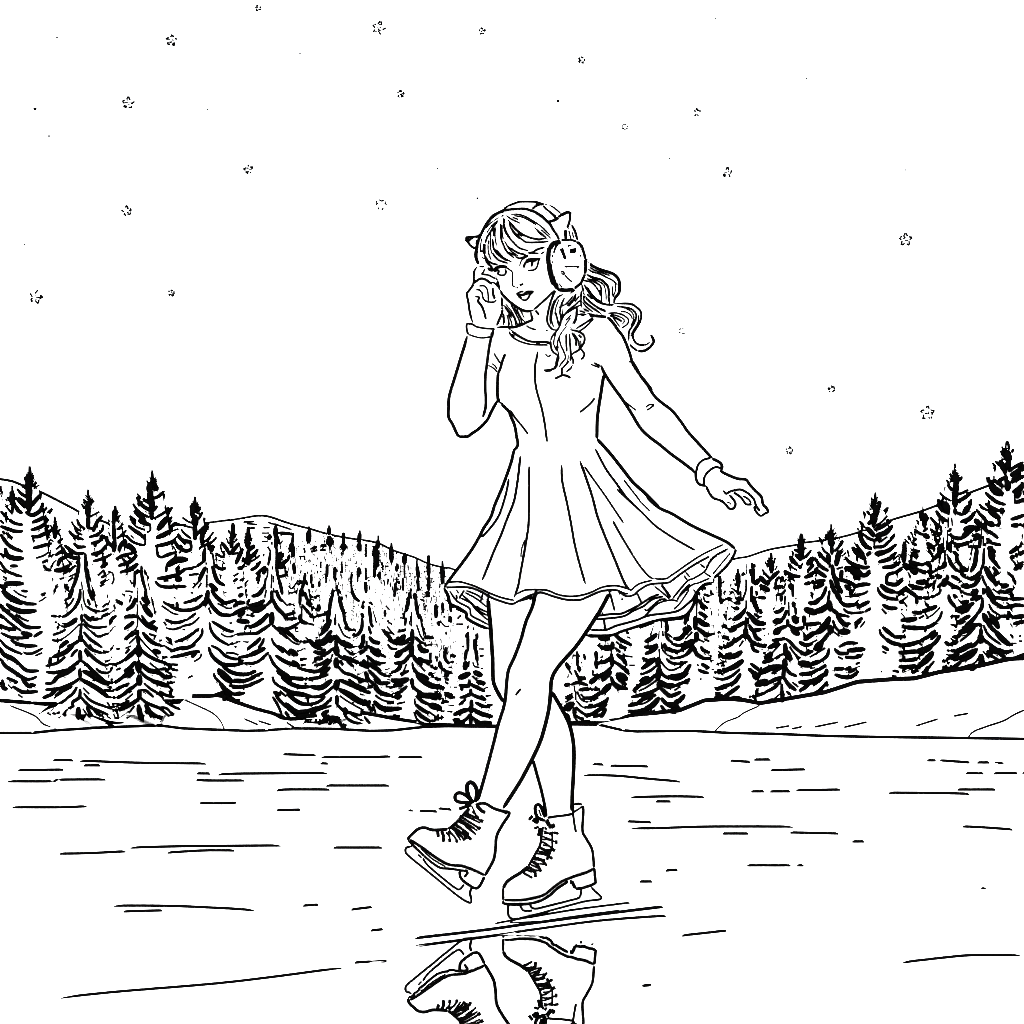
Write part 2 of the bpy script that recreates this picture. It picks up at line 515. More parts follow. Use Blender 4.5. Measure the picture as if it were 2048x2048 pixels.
# dark boughs showing between the snow: width, then points, measured on enlarged details of each stretch of wood
BOUGHS = [
 (0, 920, 260 / 1932, """28 438 90 435 200;80 415 230 415 380;100 430 380 430 560;40 365 245 395 330;40 490 215 460 330;22 460 400 555 335;22 500 430 590 365;60 340 385 420 420;
90 430 500 430 740;45 260 440 330 510 420 560;60 280 570 360 640 420 720;60 600 510 540 590 450 690;20 235 545 290 640 370 720;60 640 650 590 760 480 820 390 780;60 765 735 700 810 600 880 490 925;55 710 890 640 970 540 1020 470 1035;55 735 1050 650 1100 560 1140 480 1135;30 490 1140 500 1230;50 760 1240 680 1260 580 1290 500 1305;30 730 1365 650 1420 530 1460;
50 20 770 120 870 220 940 330 960;55 20 990 110 1020 220 1060 325 1060;60 20 1120 90 1220 180 1300 320 1355;75 80 1330 110 1420 210 1460 330 1460;40 0 1380 70 1450;45 0 1510 90 1640 220 1700 320 1730;20 0 1620 90 1690;45 160 1575 250 1575;70 80 1835 200 1835 330 1835;50 0 1870 100 1880;
24 180 375 180 470;80 180 480 180 660;30 110 545 150 620;22 80 570 110 620;22 230 545 215 610;30 80 680 150 760 180 800;60 230 680 270 750 320 785;40 190 660 180 800;35 40 1050 70 1110;30 10 380 15 480;15 45 460 20 550;30 0 890 60 950;
26 815 835 805 930;70 815 960 815 1150;22 755 960 770 1060;24 900 1020 850 1090;22 735 1175 800 1215;40 940 1160 850 1230;30 930 1245 830 1330;30 800 1390 750 1450;40 720 1480 620 1530;45 650 1570 690 1620 755 1640;
26 1310 435 1305 530;22 1240 570 1260 650;26 1345 555 1320 640;22 1405 600 1350 660;24 1210 645 1250 730;85 1305 650 1305 820;30 1480 768 1400 810 1330 850;60 1310 840 1310 1010;40 1140 870 1180 960 1270 1030;30 1060 910 1110 990 1210 1060;55 1510 840 1440 930 1390 1050;40 1110 1000 1150 1080 1230 1115;50 1030 1060 1100 1130 1230 1180;50 1100 1240 1160 1290 1260 1290;45 1530 970 1520 1040 1440 1110 1330 1145;40 1320 1020 1400 1010;55 970 1275 1050 1340 1140 1390 1240 1385;60 940 1320 980 1400 1080 1450 1180 1460;50 1550 1130 1470 1210 1360 1240;50 1430 1210 1410 1280;
45 940 1340 830 1410;60 990 1440 900 1480 860 1560;55 1170 1440 1165 1600 1120 1800 1060 1930;50 1270 1400 1275 1600 1300 1780 1330 1930;30 1120 1530 1180 1500;70 1020 1570 930 1630 820 1640;40 1130 1560 1030 1640 930 1700;30 1130 1690 1000 1740 880 1770;30 1090 1740 1000 1810;22 1010 1840 960 1880;20 1210 1800 1225 1930;
24 1705 675 1705 760;55 1690 760 1690 960;22 1765 765 1720 820;24 1795 810 1740 880;55 1690 960 1695 1190;24 1840 945 1760 1010;40 1830 1000 1730 1030;35 1880 1040 1790 1130 1730 1170;22 1610 880 1625 930;22 1610 1060 1640 1140;60 1570 1150 1610 1230 1700 1300;70 1700 1200 1690 1350;60 1860 1190 1800 1260 1770 1340;60 1580 1270 1490 1370 1370 1400;40 1440 1400 1420 1440;45 1650 1400 1540 1460 1390 1505;60 1590 1540 1510 1590;30 1550 1630 1450 1720;40 1640 1680 1500 1750;25 1600 1660 1670 1680 1690 1780 1660 1850;40 1640 1770 1480 1830;30 1560 1840 1480 1880;50 1930 1390 1830 1420 1730 1470;50 1930 1520 1770 1570;45 1930 1630 1790 1670;45 1890 1110 1930 1180"""),
 (0, 1180, 260 / 1932, """90 50 30 150 110 310 190;25 200 0 280 60 400 110;40 310 10 420 20;50 310 170 400 200 530 210;60 0 220 60 290 130 320;75 110 220 200 280 340 320 520 310;60 60 300 170 380 280 470 400 550 590 555;30 230 360 320 420 430 465;40 0 350 90 440 200 530 320 610;55 0 520 100 570 220 590;70 330 640 460 670;45 20 640 100 680 200 710 420 710;45 620 620 510 690;55 170 750 280 810 420 830 540 830;45 0 740 80 830 180 890 320 950;40 340 920 400 945 500 935 640 860;25 630 930 520 980;70 0 870 60 960 180 1020 280 1090;55 270 1080 370 1180 450 1205 560 1200;60 10 1030 80 1130 200 1210 320 1290 420 1330;40 400 1320 480 1320 550 1280;60 330 1320 400 1410 460 1440;50 110 1310 250 1370;70 40 1350 50 1450 90 1470;55 200 1440 280 1490 360 1520 550 1510;35 440 1390 540 1420;25 260 1550 340 1600;20 110 1400 180 1470;
70 1070 0 1040 80 980 150;50 1190 0 1180 120 1130 230 1070 310;24 1240 0 1245 150 1280 250;60 1320 0 1350 60 1375 140;30 1100 110 1040 210 970 270;35 690 40 600 75;20 690 100 630 145 570 175;45 1120 260 1030 340 950 390 770 385;40 1280 240 1380 300 1500 320;40 1300 130 1340 230;35 1500 320 1600 280 1650 210;45 1520 390 1620 350 1690 310;30 1690 210 1710 290;30 1600 190 1520 260;70 1130 430 1060 490 960 540;30 820 470 890 520 950 550;40 980 580 900 630 780 670;24 1190 500 1110 580 1020 660 940 720;35 940 720 860 755 765 740;16 1210 200 1225 310;40 1210 350 1215 480;40 1210 480 1200 600 1190 700;75 1195 680 1195 750;60 1260 370 1340 440 1380 400;45 1380 440 1520 420;40 1230 430 1320 530 1440 560 1600 540;24 1230 500 1320 590 1420 650;35 1340 600 1450 690 1560 660 1630 640;45 1250 630 1340 730 1440 800 1510 850;50 1190 740 1100 800 1010 840;60 1000 760 890 850;70 1080 830 960 930 800 990;45 960 1000 860 1080 760 1110 690 1130;50 750 1010 740 1110;40 1160 880 1100 930 1050 1000;50 1230 740 1300 830 1400 900 1510 935;24 1330 800 1390 890;24 1250 890 1310 1000;50 1270 880 1350 970 1440 1050 1540 1110 1600 1120;40 1600 1100 1720 1100 1830 1050 1930 960;60 1190 910 1195 1050;50 1190 1040 1110 1110 1020 1170;60 1110 1160 1000 1230 860 1290 790 1350;50 1000 1180 900 1210 800 1230 700 1220;45 860 1300 780 1380 680 1390;50 1210 1050 1290 1110 1380 1200 1480 1290 1560 1350;80 1250 1210 1350 1260 1480 1340 1600 1400;40 1420 1160 1500 1220 1600 1230 1660 1190;35 1720 1190 1800 1160;50 1560 1360 1680 1380 1790 1320 1930 1180;50 1185 1180 1190 1310;55 1190 1310 1070 1390 930 1450 840 1470 690 1480;50 1060 1430 930 1500 830 1570;60 830 1480 760 1550 650 1600;24 900 1540 800 1610;70 1210 1330 1320 1390 1440 1460 1530 1530 1600 1590;40 1440 1440 1540 1500;50 1560 1490 1700 1490 1780 1450 1910 1390;50 1630 1590 1740 1600 1850 1540 1930 1470;45 1140 1450 1080 1540 990 1610;50 990 1620 880 1690 720 1750 590 1830;50 1190 1480 1180 1590 1080 1670 1090 1730;50 1060 1740 960 1810 880 1890;80 1000 1800 960 1850;28 800 1760 700 1840 760 1850;40 900 1820 770 1840;75 1165 1760 1160 1900;24 1230 1450 1330 1550;40 1240 1530 1320 1620 1420 1680 1560 1730 1650 1770;45 1210 1600 1290 1690 1380 1760 1480 1800 1600 1850;50 1290 1750 1350 1850 1390 1920;40 1400 1800 1480 1860 1560 1900;24 1230 1760 1290 1850 1350 1910;40 1640 1740 1760 1720 1930 1640;60 1690 1790 1790 1770 1930 1710;35 1690 1910 1800 1880 1930 1800;24 1590 1660 1660 1780;40 1580 1890 1650 1920"""),
 (250, 920, 260 / 1932, """26 408 150 395 230 385 330;22 460 275 400 330;22 470 305 430 390;20 320 300 350 360;90 360 360 365 470;90 375 460 375 600;28 500 425 420 460;50 570 470 500 540 420 570;50 275 585 370 640;90 395 600 400 700;55 180 560 240 660 340 730 400 760;50 470 690 410 760;60 395 760 395 870;40 115 645 180 740 270 810 360 850;70 150 770 240 850 300 920;40 650 690 610 760 520 820 430 875;90 620 860 570 930 500 1020;60 210 905 290 940 370 960;30 370 950 375 1040 320 1080;30 100 915 170 990 300 1040;55 60 985 160 1060 250 1120 300 1180;30 300 1090 300 1270;40 20 1110 80 1190 170 1240 300 1270;20 10 1040 20 1050;40 0 1210 40 1230;70 680 1050 580 1110 480 1150;24 740 930 690 1020 680 1050;26 800 1020 690 1060;55 740 1180 640 1240 460 1280;40 470 1290 490 1420 580 1450;50 560 1440 660 1400 760 1370;100 900 1480 760 1490 640 1560;40 620 1560 610 1670;80 0 1270 90 1300 150 1370;40 140 1380 0 1410;60 170 1420 90 1500 0 1540;70 180 1550 90 1620 0 1650;40 140 1640 145 1760 135 1900;45 245 1580 250 1720 290 1880 310 1930;24 70 1780 110 1850;20 190 1890 190 1930;
26 1040 540 1025 640;28 970 675 985 760;26 1070 645 1030 710;70 1005 660 1000 840;26 1125 690 1060 800;40 1150 765 1110 850 1070 880;100 1040 850 1040 960;30 850 850 930 910 1010 940;30 740 930 820 960 930 990 1030 1010;70 1040 980 1040 1170;45 1240 940 1130 1040 1060 1120;70 1200 1020 1150 1120 1140 1220;30 1320 1065 1250 1150 1120 1270;24 1240 970 1230 1050;40 1365 1140 1290 1220 1120 1300 1110 1340;35 830 1020 880 1090 990 1170;60 790 1110 850 1190 980 1220;40 980 1230 985 1330;60 740 1210 800 1300 900 1350 980 1330;24 840 1210 900 1260;24 710 1280 760 1350;30 800 1360 825 1390;60 1180 1340 1170 1500;45 1190 1490 1080 1570 980 1610 870 1620;60 890 1620 780 1700 640 1740 490 1760;90 820 1770 770 1770;30 650 1790 570 1800;50 455 1810 520 1870 640 1890 800 1880 900 1880;60 1190 1600 1140 1700 1100 1790;40 1100 1690 940 1710;20 1210 1520 1205 1560;24 1260 1290 1270 1400;24 1310 1250 1290 1380;28 1300 1380 1320 1520 1330 1600;20 1225 1600 1225 1690;30 1215 1700 1210 1900;60 1300 1590 1340 1720 1380 1800 1470 1860;50 1340 1560 1420 1620 1490 1610;70 1270 1850 1360 1930;30 1100 1800 1000 1910;24 1140 1820 1080 1910;
60 1605 950 1605 1080;26 1535 1030 1555 1100;60 1585 1100 1580 1290;26 1660 1090 1630 1150;22 1505 1150 1540 1250;22 1670 1160 1620 1230;55 1440 1230 1510 1320 1550 1390;55 1690 1240 1620 1330 1560 1390;26 1415 1250 1440 1360 1490 1420;40 1340 1380 1420 1430 1490 1440;24 1340 1470 1450 1510 1480 1550;30 1580 1400 1690 1380;30 1820 1010 1930 1010;50 1830 1010 1830 1100;80 1820 1110 1820 1290;24 1890 1150 1870 1210;50 1910 1270 1850 1330 1810 1400;60 1745 1330 1700 1430 1650 1530;80 1830 1400 1830 1540;50 1930 1380 1870 1440;40 1750 1440 1780 1530;60 1790 1590 1690 1610;50 1850 1610 1930 1640;30 1690 1680 1610 1730;35 1780 1750 1700 1800;40 1680 1760 1600 1810;30 1750 1880 1660 1910"""),
 (250, 1180, 260 / 1932, """30 0 20 60 20 120 30;26 100 80 60 190;60 150 130 110 230 30 290;60 170 390 90 390 0 400;60 120 480 60 530 0 570;16 185 0 185 190;20 185 210 180 370;18 185 380 180 540 130 610;50 310 0 310 100 360 190;60 260 120 340 200;24 220 160 250 230;80 280 240 330 310 390 380;40 240 370 310 470 380 530;30 190 380 250 470 350 560 480 600;70 380 530 460 580;50 360 510 440 460;60 185 610 180 660;50 190 680 200 830;100 200 840 205 960;55 120 620 50 690 0 730;24 170 690 60 800;30 160 630 90 690;60 270 640 350 730 430 790 510 820;30 350 650 470 690;24 440 700 430 740;22 210 700 310 820 400 910 500 1010;70 430 900 510 930;50 220 860 310 950 420 1020 520 1060 610 1080;24 90 830 0 870;35 70 870 0 950;60 180 860 110 940 30 1000;20 130 960 0 1060;16 200 1000 200 1070;90 200 1080 200 1200;60 140 1070 80 1150 0 1200;45 120 1190 60 1260 0 1290;22 150 1220 60 1310;70 260 1110 350 1190 470 1220 560 1260;24 365 1080 450 1150 510 1190;45 520 1180 640 1170 780 1195;60 530 1250 610 1300 690 1290;20 700 1280 770 1300;50 230 1210 310 1290 420 1350 520 1390 620 1420 690 1470;70 400 1350 520 1390 640 1430;90 210 1290 215 1390;50 180 1390 110 1450 0 1520;40 50 1390 0 1440;24 120 1540 0 1640;35 280 1380 370 1460 480 1530 580 1620;45 520 1510 600 1560 720 1590;40 220 1490 300 1490 380 1550 430 1600;70 210 1500 210 1600;45 220 1590 300 1660 400 1710 520 1760 650 1870;60 200 1620 100 1690 0 1740;26 140 1720 60 1830;80 205 1730 220 1830 260 1920;70 310 1720 370 1820 420 1910;26 290 1790 340 1850;30 380 1800 480 1870 560 1910;24 560 1780 650 1860 740 1850;40 520 1740 620 1760 680 1820 740 1850;40 590 1650 680 1710 830 1780;24 100 1860 20 1910;
50 1140 80 1060 130 960 170 880 190;40 560 170 650 220 740 220;45 770 190 780 260;55 640 220 780 290 940 300 1080 260 1170 180 1220 100;26 540 230 640 300 720 350 800 365;35 1060 340 980 400 900 460;50 610 440 700 480 800 480 890 450;30 575 470 620 530;35 600 560 700 585 790 570 880 530 1000 500 1110 400;50 1090 575 1000 650 890 720 750 770;40 1150 560 1140 660 1060 760 970 830;60 1030 810 920 860 800 870 690 910;55 1095 910 990 930 860 965 690 1000;60 1060 910 1000 990;28 1140 940 1110 1010 1020 1065;30 1010 1270 930 1310;70 1230 20 1215 120 1190 220;60 1290 10 1350 90 1430 160 1500 190 1640 150;60 1240 130 1290 230 1370 320 1450 370 1590 370;30 1240 260 1280 360;60 1590 370 1700 310 1810 260;24 1370 200 1440 230 1520 270 1600 265;60 1620 240 1690 190 1770 190;60 1700 90 1740 60;70 1700 380 1760 330;30 1800 370 1930 390;50 1300 470 1400 530 1520 600 1610 615;24 1420 645 1500 690 1600 690;45 1600 680 1700 655 1930 650;45 1255 490 1280 600 1350 700 1450 770 1540 820;40 1550 810 1640 785 1720 765;45 1290 830 1390 880 1500 980 1630 1025 1720 1010;30 1500 930 1620 940 1690 970;50 1700 1000 1820 980 1930 930;50 1930 790 1820 880;60 1245 860 1290 970 1380 1060 1480 1110 1640 1110 1750 1090;45 1780 1090 1930 1090;60 1460 1140 1560 1210 1680 1250 1820 1250 1930 1210;100 1400 1200 1480 1280 1570 1360;55 1560 1350 1700 1360 1780 1350 1930 1295;55 1560 1420 1680 1440 1800 1430 1930 1385;40 1320 1230 1340 1300 1420 1380;70 1420 1390 1490 1480 1590 1540;50 1570 1540 1680 1550 1770 1530;50 1480 1500 1560 1590 1640 1640;40 1380 1510 1420 1590;90 1440 1530 1470 1620;70 1680 460 1830 470;35 1780 600 1800 540 1840 530;50 1850 250 1930 250"""),
 (500, 1020, 260 / 1932, """70 380 260 380 400;60 385 400 385 560;24 325 470 325 520;45 395 560 400 720 400 900 430 1050;22 490 450 440 520;28 260 540 310 620;40 300 620 290 720 265 830;24 540 575 420 650;80 480 660 410 760;60 560 740 480 800 440 820;70 500 830 450 850;45 560 920 520 970 440 990;50 430 1030 460 1150 480 1240;50 150 770 90 850 20 890;60 40 540 10 580;50 110 590 60 660 0 720;30 150 670 80 730 0 770;40 230 830 150 900 80 960;60 220 850 200 940;60 120 1000 110 1040;24 260 850 260 960 230 1060 220 1180;35 230 1000 210 1130 150 1240 50 1280;60 200 1150 130 1250 40 1280;18 335 830 335 890;24 320 950 315 1170;16 350 970 350 1080;18 350 1150 360 1230;50 395 1200 420 1280 470 1350;26 470 1330 560 1430;40 560 1405 665 1395;24 245 1180 215 1310;50 320 1210 320 1330 250 1410;70 200 1350 120 1400 0 1420;80 220 1430 100 1490 0 1450;60 340 1330 400 1450 480 1530 560 1620;45 530 1560 660 1530;45 560 1620 690 1610;70 260 1550 180 1640 80 1710 0 1740;80 325 1540 320 1680;50 300 1700 200 1770 100 1830 0 1840;45 340 1720 430 1790 550 1900;60 430 1750 520 1790 650 1890;50 500 1770 610 1750 720 1680;40 640 360 620 560;50 440 340 560 350 640 360;70 620 500 600 600;60 640 540 640 680;40 580 670 560 760;50 650 800 660 940;
50 820 950 800 1080 760 1200;45 745 1200 740 1400;70 760 1190 780 1260;45 820 1230 850 1330 920 1400;45 840 1380 950 1460 1020 1490;60 1020 1420 1020 1490;35 880 1250 930 1310;35 1040 1260 940 1310;40 770 1400 850 1500 910 1570;60 900 1580 1000 1580 1130 1540;26 765 1430 765 1600;60 740 1570 760 1650 840 1680;30 840 1680 960 1710;24 580 1120 620 1170 720 1040;26 610 1240 700 1200;40 1250 1180 1220 1280 1200 1400;55 1205 1300 1180 1480;60 1180 1480 1150 1650;50 1200 1640 1150 1750 1040 1860;70 1150 1690 1080 1810;30 1290 1110 1315 1280;60 1330 1300 1350 1400 1390 1520;45 1390 1520 1410 1650 1450 1740;60 1420 1750 1560 1790;24 1270 1540 1270 1700;35 1265 1590 1265 1720;50 1210 1800 1130 1890;26 1310 1680 1390 1850 1500 1910;50 1770 1440 1790 1600 1800 1700;40 1800 1680 1830 1750;40 1690 1400 1670 1480;50 1660 1540 1680 1590;50 1665 1620 1660 1750 1600 1850 1530 1860;40 1760 1720 1800 1850;60 1690 1860 1670 1930;
26 877 240 875 300;80 875 320 870 470;26 1175 225 1175 270;60 1175 270 1175 350;100 1180 420 1190 510;50 1390 350 1390 410;50 1385 430 1390 600;100 1390 530 1390 560;24 1635 300 1630 340;60 1630 350 1620 480;70 1625 500 1620 590;24 1910 380 1905 430;50 1905 440 1900 560;
45 1145 820 1145 980;26 1130 950 1130 1090;50 1260 860 1260 1030;40 910 950 910 1100;50 930 1110 930 1150;40 1030 1050 1030 1150;60 1620 870 1610 980;26 1600 980 1600 1070;28 1725 500 1725 700;30 1720 850 1725 1050;50 1720 1080 1725 1220;50 1510 1050 1505 1180 1560 1300 1620 1350;80 1860 560 1860 700;50 1860 750 1850 850;50 1850 900 1850 990;30 1050 760 1050 870;50 1060 530 1120 530;30 1030 600 1130 590;30 800 560 820 640;40 910 580 1000 540;28 900 620 1010 600;26 720 690 830 690;26 810 690 815 750;30 1360 760 1370 940;30 1510 920 1500 1040"""),
 (500, 1200, 260 / 1932, """55 0 700 90 630 150 570;40 210 560 180 640 120 720;70 210 720 110 770 0 820;45 270 780 200 850 110 920 0 940;40 320 560 350 640 420 710 500 790;40 400 670 500 730 600 830;26 480 480 560 560 640 630 740 670;50 640 560 740 620 860 620;80 600 750 690 810;40 700 760 830 720;60 390 830 480 890 580 940 700 980;70 640 920 720 980;55 720 1010 860 1050 1000 1060 1100 1000 1200 900;45 290 820 340 930 410 1010 500 1080;90 420 1060 520 1120 600 1180;60 560 1150 740 1170 900 1170 1050 1150;60 1150 1110 1060 1120 1180 1010;60 480 1160 600 1240 740 1290 890 1290;80 920 1290 1060 1300 1200 1200;40 335 1130 360 1220 450 1290 540 1340;70 480 1300 620 1380 760 1400 900 1430;45 820 1430 980 1440 1080 1410 1190 1330 1270 1260;90 1290 1210 1280 1310;60 560 1400 660 1480 770 1540 900 1550;45 880 1550 1010 1520 1110 1440;45 0 1090 80 1050;45 0 1160 100 1120 180 1080;45 0 1250 100 1220 200 1170;60 360 1370 440 1410;30 440 1350 540 1440;50 390 1430 480 1530 600 1630 720 1740;80 540 1550 640 1640 740 1680;60 700 1660 860 1650 980 1600;45 980 1600 1090 1570 1190 1480 1210 1450;35 890 1700 1000 1640 1110 1600 1220 1570;60 740 1730 860 1720 980 1720;40 330 1430 400 1540 440 1620 470 1700;90 420 1720 520 1780 560 1770;40 520 1650 590 1760;30 560 1790 700 1770 800 1740;
50 1280 600 1280 700;90 1280 700 1290 800;50 1230 720 1150 790 1060 840;60 1110 740 1050 790 960 770;60 970 870 1060 870;70 890 600 960 680 1050 720;24 820 550 900 620;100 1000 620 1080 630 1180 540;60 1250 540 1190 620;40 930 920 940 950;45 960 970 1060 950 1160 880;24 1230 800 1180 920 1100 1040;80 1280 880 1280 990;60 1280 530 1350 620 1480 670;90 1340 620 1500 690;50 1310 820 1400 870 1500 860;24 1400 710 1480 790 1550 820;60 1500 800 1620 790 1700 750;60 1400 840 1500 890 1600 920;40 1330 900 1390 970;40 1430 900 1550 1000;70 1560 920 1680 960 1750 1000;50 1310 990 1400 1080 1500 1110 1600 1160 1740 1210;30 1590 1110 1700 1070;60 1720 1080 1760 1200;70 1340 1190 1460 1240 1560 1280 1740 1370;40 1460 1170 1580 1260 1720 1310;90 1350 1340 1480 1410 1620 1500 1760 1540;60 1600 1490 1780 1510;24 1330 1420 1440 1500 1560 1570 1690 1640;50 1740 1560 1820 1640;60 1290 1430 1290 1540;50 1300 1560 1390 1640 1500 1680 1650 1720;80 1410 1620 1420 1680;50 1650 1700 1780 1700 1930 1740;45 1400 1700 1470 1780 1560 1820 1660 1840;30 1500 1700 1600 1760 1690 1800;45 1700 1740 1780 1830;60 1160 1650 1080 1700 1160 1740;50 1170 1720 1110 1770 1030 1840;60 1200 1740 1320 1760;45 1230 1770 1180 1850;60 1290 1760 1360 1860 1410 1890;28 1380 1840 1450 1870;
30 1700 510 1690 580;60 1690 580 1640 700 1530 690;30 1735 600 1730 760;40 1720 680 1700 740;60 1780 560 1840 620 1920 640;55 1760 690 1850 740 1930 760;35 1780 750 1860 810 1930 850;20 1745 820 1755 1000;50 1740 830 1850 920 1930 960;70 1780 950 1850 1000 1930 1050;60 1690 900 1720 970;50 1770 1050 1850 1130 1930 1200;50 1760 1180 1850 1260 1930 1360;50 1760 1290 1810 1290;40 1860 1410 1930 1480;50 1840 1480 1930 1570;28 1820 1540 1870 1680;50 1740 1360 1780 1380"""),
 (750, 1040, 250 / 1932, """24 50 235 50 310;70 45 330 40 420;90 20 480 20 700;40 10 700 10 780;26 255 345 250 400;70 250 420 255 640;30 465 500 465 540;80 455 560 455 660;28 455 660 455 900;40 430 890 435 1100;24 650 610 640 760;60 650 720 670 880;45 660 900 670 1090;50 828 560 825 640;60 825 650 830 850;50 830 880 830 1080;70 810 1120 820 1150;26 1043 625 1040 700;70 1040 730 1045 900;60 1045 900 1040 970;26 335 880 335 980;45 320 980 300 1180;50 70 810 70 900;26 205 900 190 1000;60 340 690 335 770;24 110 650 125 780;24 150 715 215 715;
40 530 1110 525 1250;60 520 1240 480 1400;30 460 1400 440 1540;40 480 1500 460 1640;50 630 1160 640 1340 680 1520;50 690 1470 720 1570;20 565 1410 560 1650;26 550 1480 550 1580;18 530 1560 530 1620;60 575 1700 575 1900;24 640 1610 700 1780 760 1870;45 720 1600 740 1720 780 1760;45 360 1720 430 1710 470 1690;24 150 1720 290 1760;40 100 1680 220 1820 310 1880;30 130 1690 260 1830;24 160 1320 230 1390;40 150 1380 155 1500;24 180 1550 270 1620;24 180 1640 300 1780;80 450 1790 380 1860 280 1880;60 770 1810 890 1820;40 620 1800 700 1880;60 940 1320 945 1500;45 1043 1285 1050 1420;40 1060 1480 1080 1510;40 990 1550 985 1650;24 1000 1550 1080 1640 1150 1640;60 1160 1500 1170 1570;28 1250 1610 1370 1610;30 1330 1470 1270 1530;70 1170 1200 1170 1280;40 1160 1300 1175 1430;24 760 1180 860 1180;24 690 1220 770 1260;24 770 1335 810 1320"""),
 (750, 1210, 250 / 1932, """90 450 480 380 550 300 580;26 190 540 300 600;50 550 500 450 590 350 600;40 190 600 250 670 350 680;60 580 400 575 600;60 560 600 460 690 330 740;90 400 720 330 790;80 570 620 560 780;60 540 770 440 880 310 900;60 400 890 370 980 300 1030;50 0 930 70 1040 180 1090 260 1040 370 1000;50 0 570 70 580;50 0 700 60 750 160 800;40 20 690 70 680;35 0 860 90 900 180 890;24 490 910 430 1040 390 1090;50 510 1020 400 1070;60 0 1150 90 1210 220 1200;90 280 1170 400 1180 500 1150;60 300 1240 420 1230;30 160 1260 340 1270;70 0 1280 100 1360 240 1400;50 240 1380 380 1350 490 1260;70 310 1420 390 1410;30 0 1390 80 1450 180 1490 300 1490;30 180 1520 300 1520;30 330 1530 470 1500;80 0 1500 70 1570 170 1610 390 1600;40 630 490 700 570 780 600;60 780 620 860 620;80 680 630 730 700 810 710;60 590 780 640 860 720 920;30 690 930 780 1030;60 680 820 770 870 870 870;50 860 750 860 830;60 800 880 890 960 950 980;60 1000 890 1020 970;50 1020 970 1110 1030 1180 1050;70 1100 1050 1120 1090;35 575 880 590 1000;60 600 980 660 1060 760 1100 820 1140;90 660 1100 760 1180 880 1250 1000 1260;60 940 1270 1060 1280;40 820 1060 940 1050;50 840 1070 950 1140 1010 1150;40 1070 1130 1150 1160;60 570 1150 580 1240;50 570 1240 640 1310 740 1370;90 680 1380 800 1400 1000 1400;60 880 1440 1040 1450;26 940 1440 1010 1350;50 640 1410 740 1490 860 1550;100 860 1550 1000 1590;40 1030 1540 1050 1490 1150 1500;50 920 1590 1060 1640;50 1080 1360 1190 1390;30 1080 1390 1180 1450;30 610 1440 620 1530;60 630 1540 720 1610 820 1670;26 820 1640 930 1720;60 640 1640 720 1720 840 1790;80 940 1750 1040 1740;40 840 1790 940 1790;30 600 1650 640 1750 720 1830 820 1880;24 660 1780 780 1840 880 1850;30 1090 640 1110 770;50 1080 700 1085 830 1140 900;50 1170 780 1240 790;30 1120 890 1230 880;26 960 780 955 880;24 1130 965 1200 965;30 1080 1190 1140 1220;
45 1435 430 1435 700;50 1410 700 1390 840;60 1540 540 1550 700;55 1560 700 1580 860;40 1580 430 1580 540;24 1600 680 1690 680;35 1610 790 1690 780;80 1400 890 1390 980;24 1455 860 1445 960;24 1510 880 1540 950 1620 965;30 1580 860 1590 940;90 1450 1060 1370 1100 1310 1120;80 1540 1040 1640 1080;30 1500 1090 1590 1180;70 1590 1190 1690 1210;60 1460 1170 1440 1250 1310 1240;55 1470 1220 1570 1270 1690 1330;50 1340 1260 1340 1310;50 1480 1310 1480 1380;50 1480 1360 1400 1410 1320 1430;55 1500 1380 1610 1430 1710 1460;50 1640 1410 1700 1470;40 1410 1450 1340 1510 1290 1550;60 1490 1480 1490 1580;50 1560 1510 1660 1560 1770 1580;80 1480 1580 1490 1640;70 1440 1610 1350 1640 1230 1690;70 1540 1620 1640 1680 1800 1720;45 1470 1690 1390 1780 1270 1830;60 1220 1780 1300 1780;50 1240 1810 1260 1850;50 1480 1700 1480 1870;50 1490 1730 1590 1800 1680 1850;50 1660 1810 1800 1820;50 1740 1830 1740 1860;60 1570 1830 1640 1870"""),
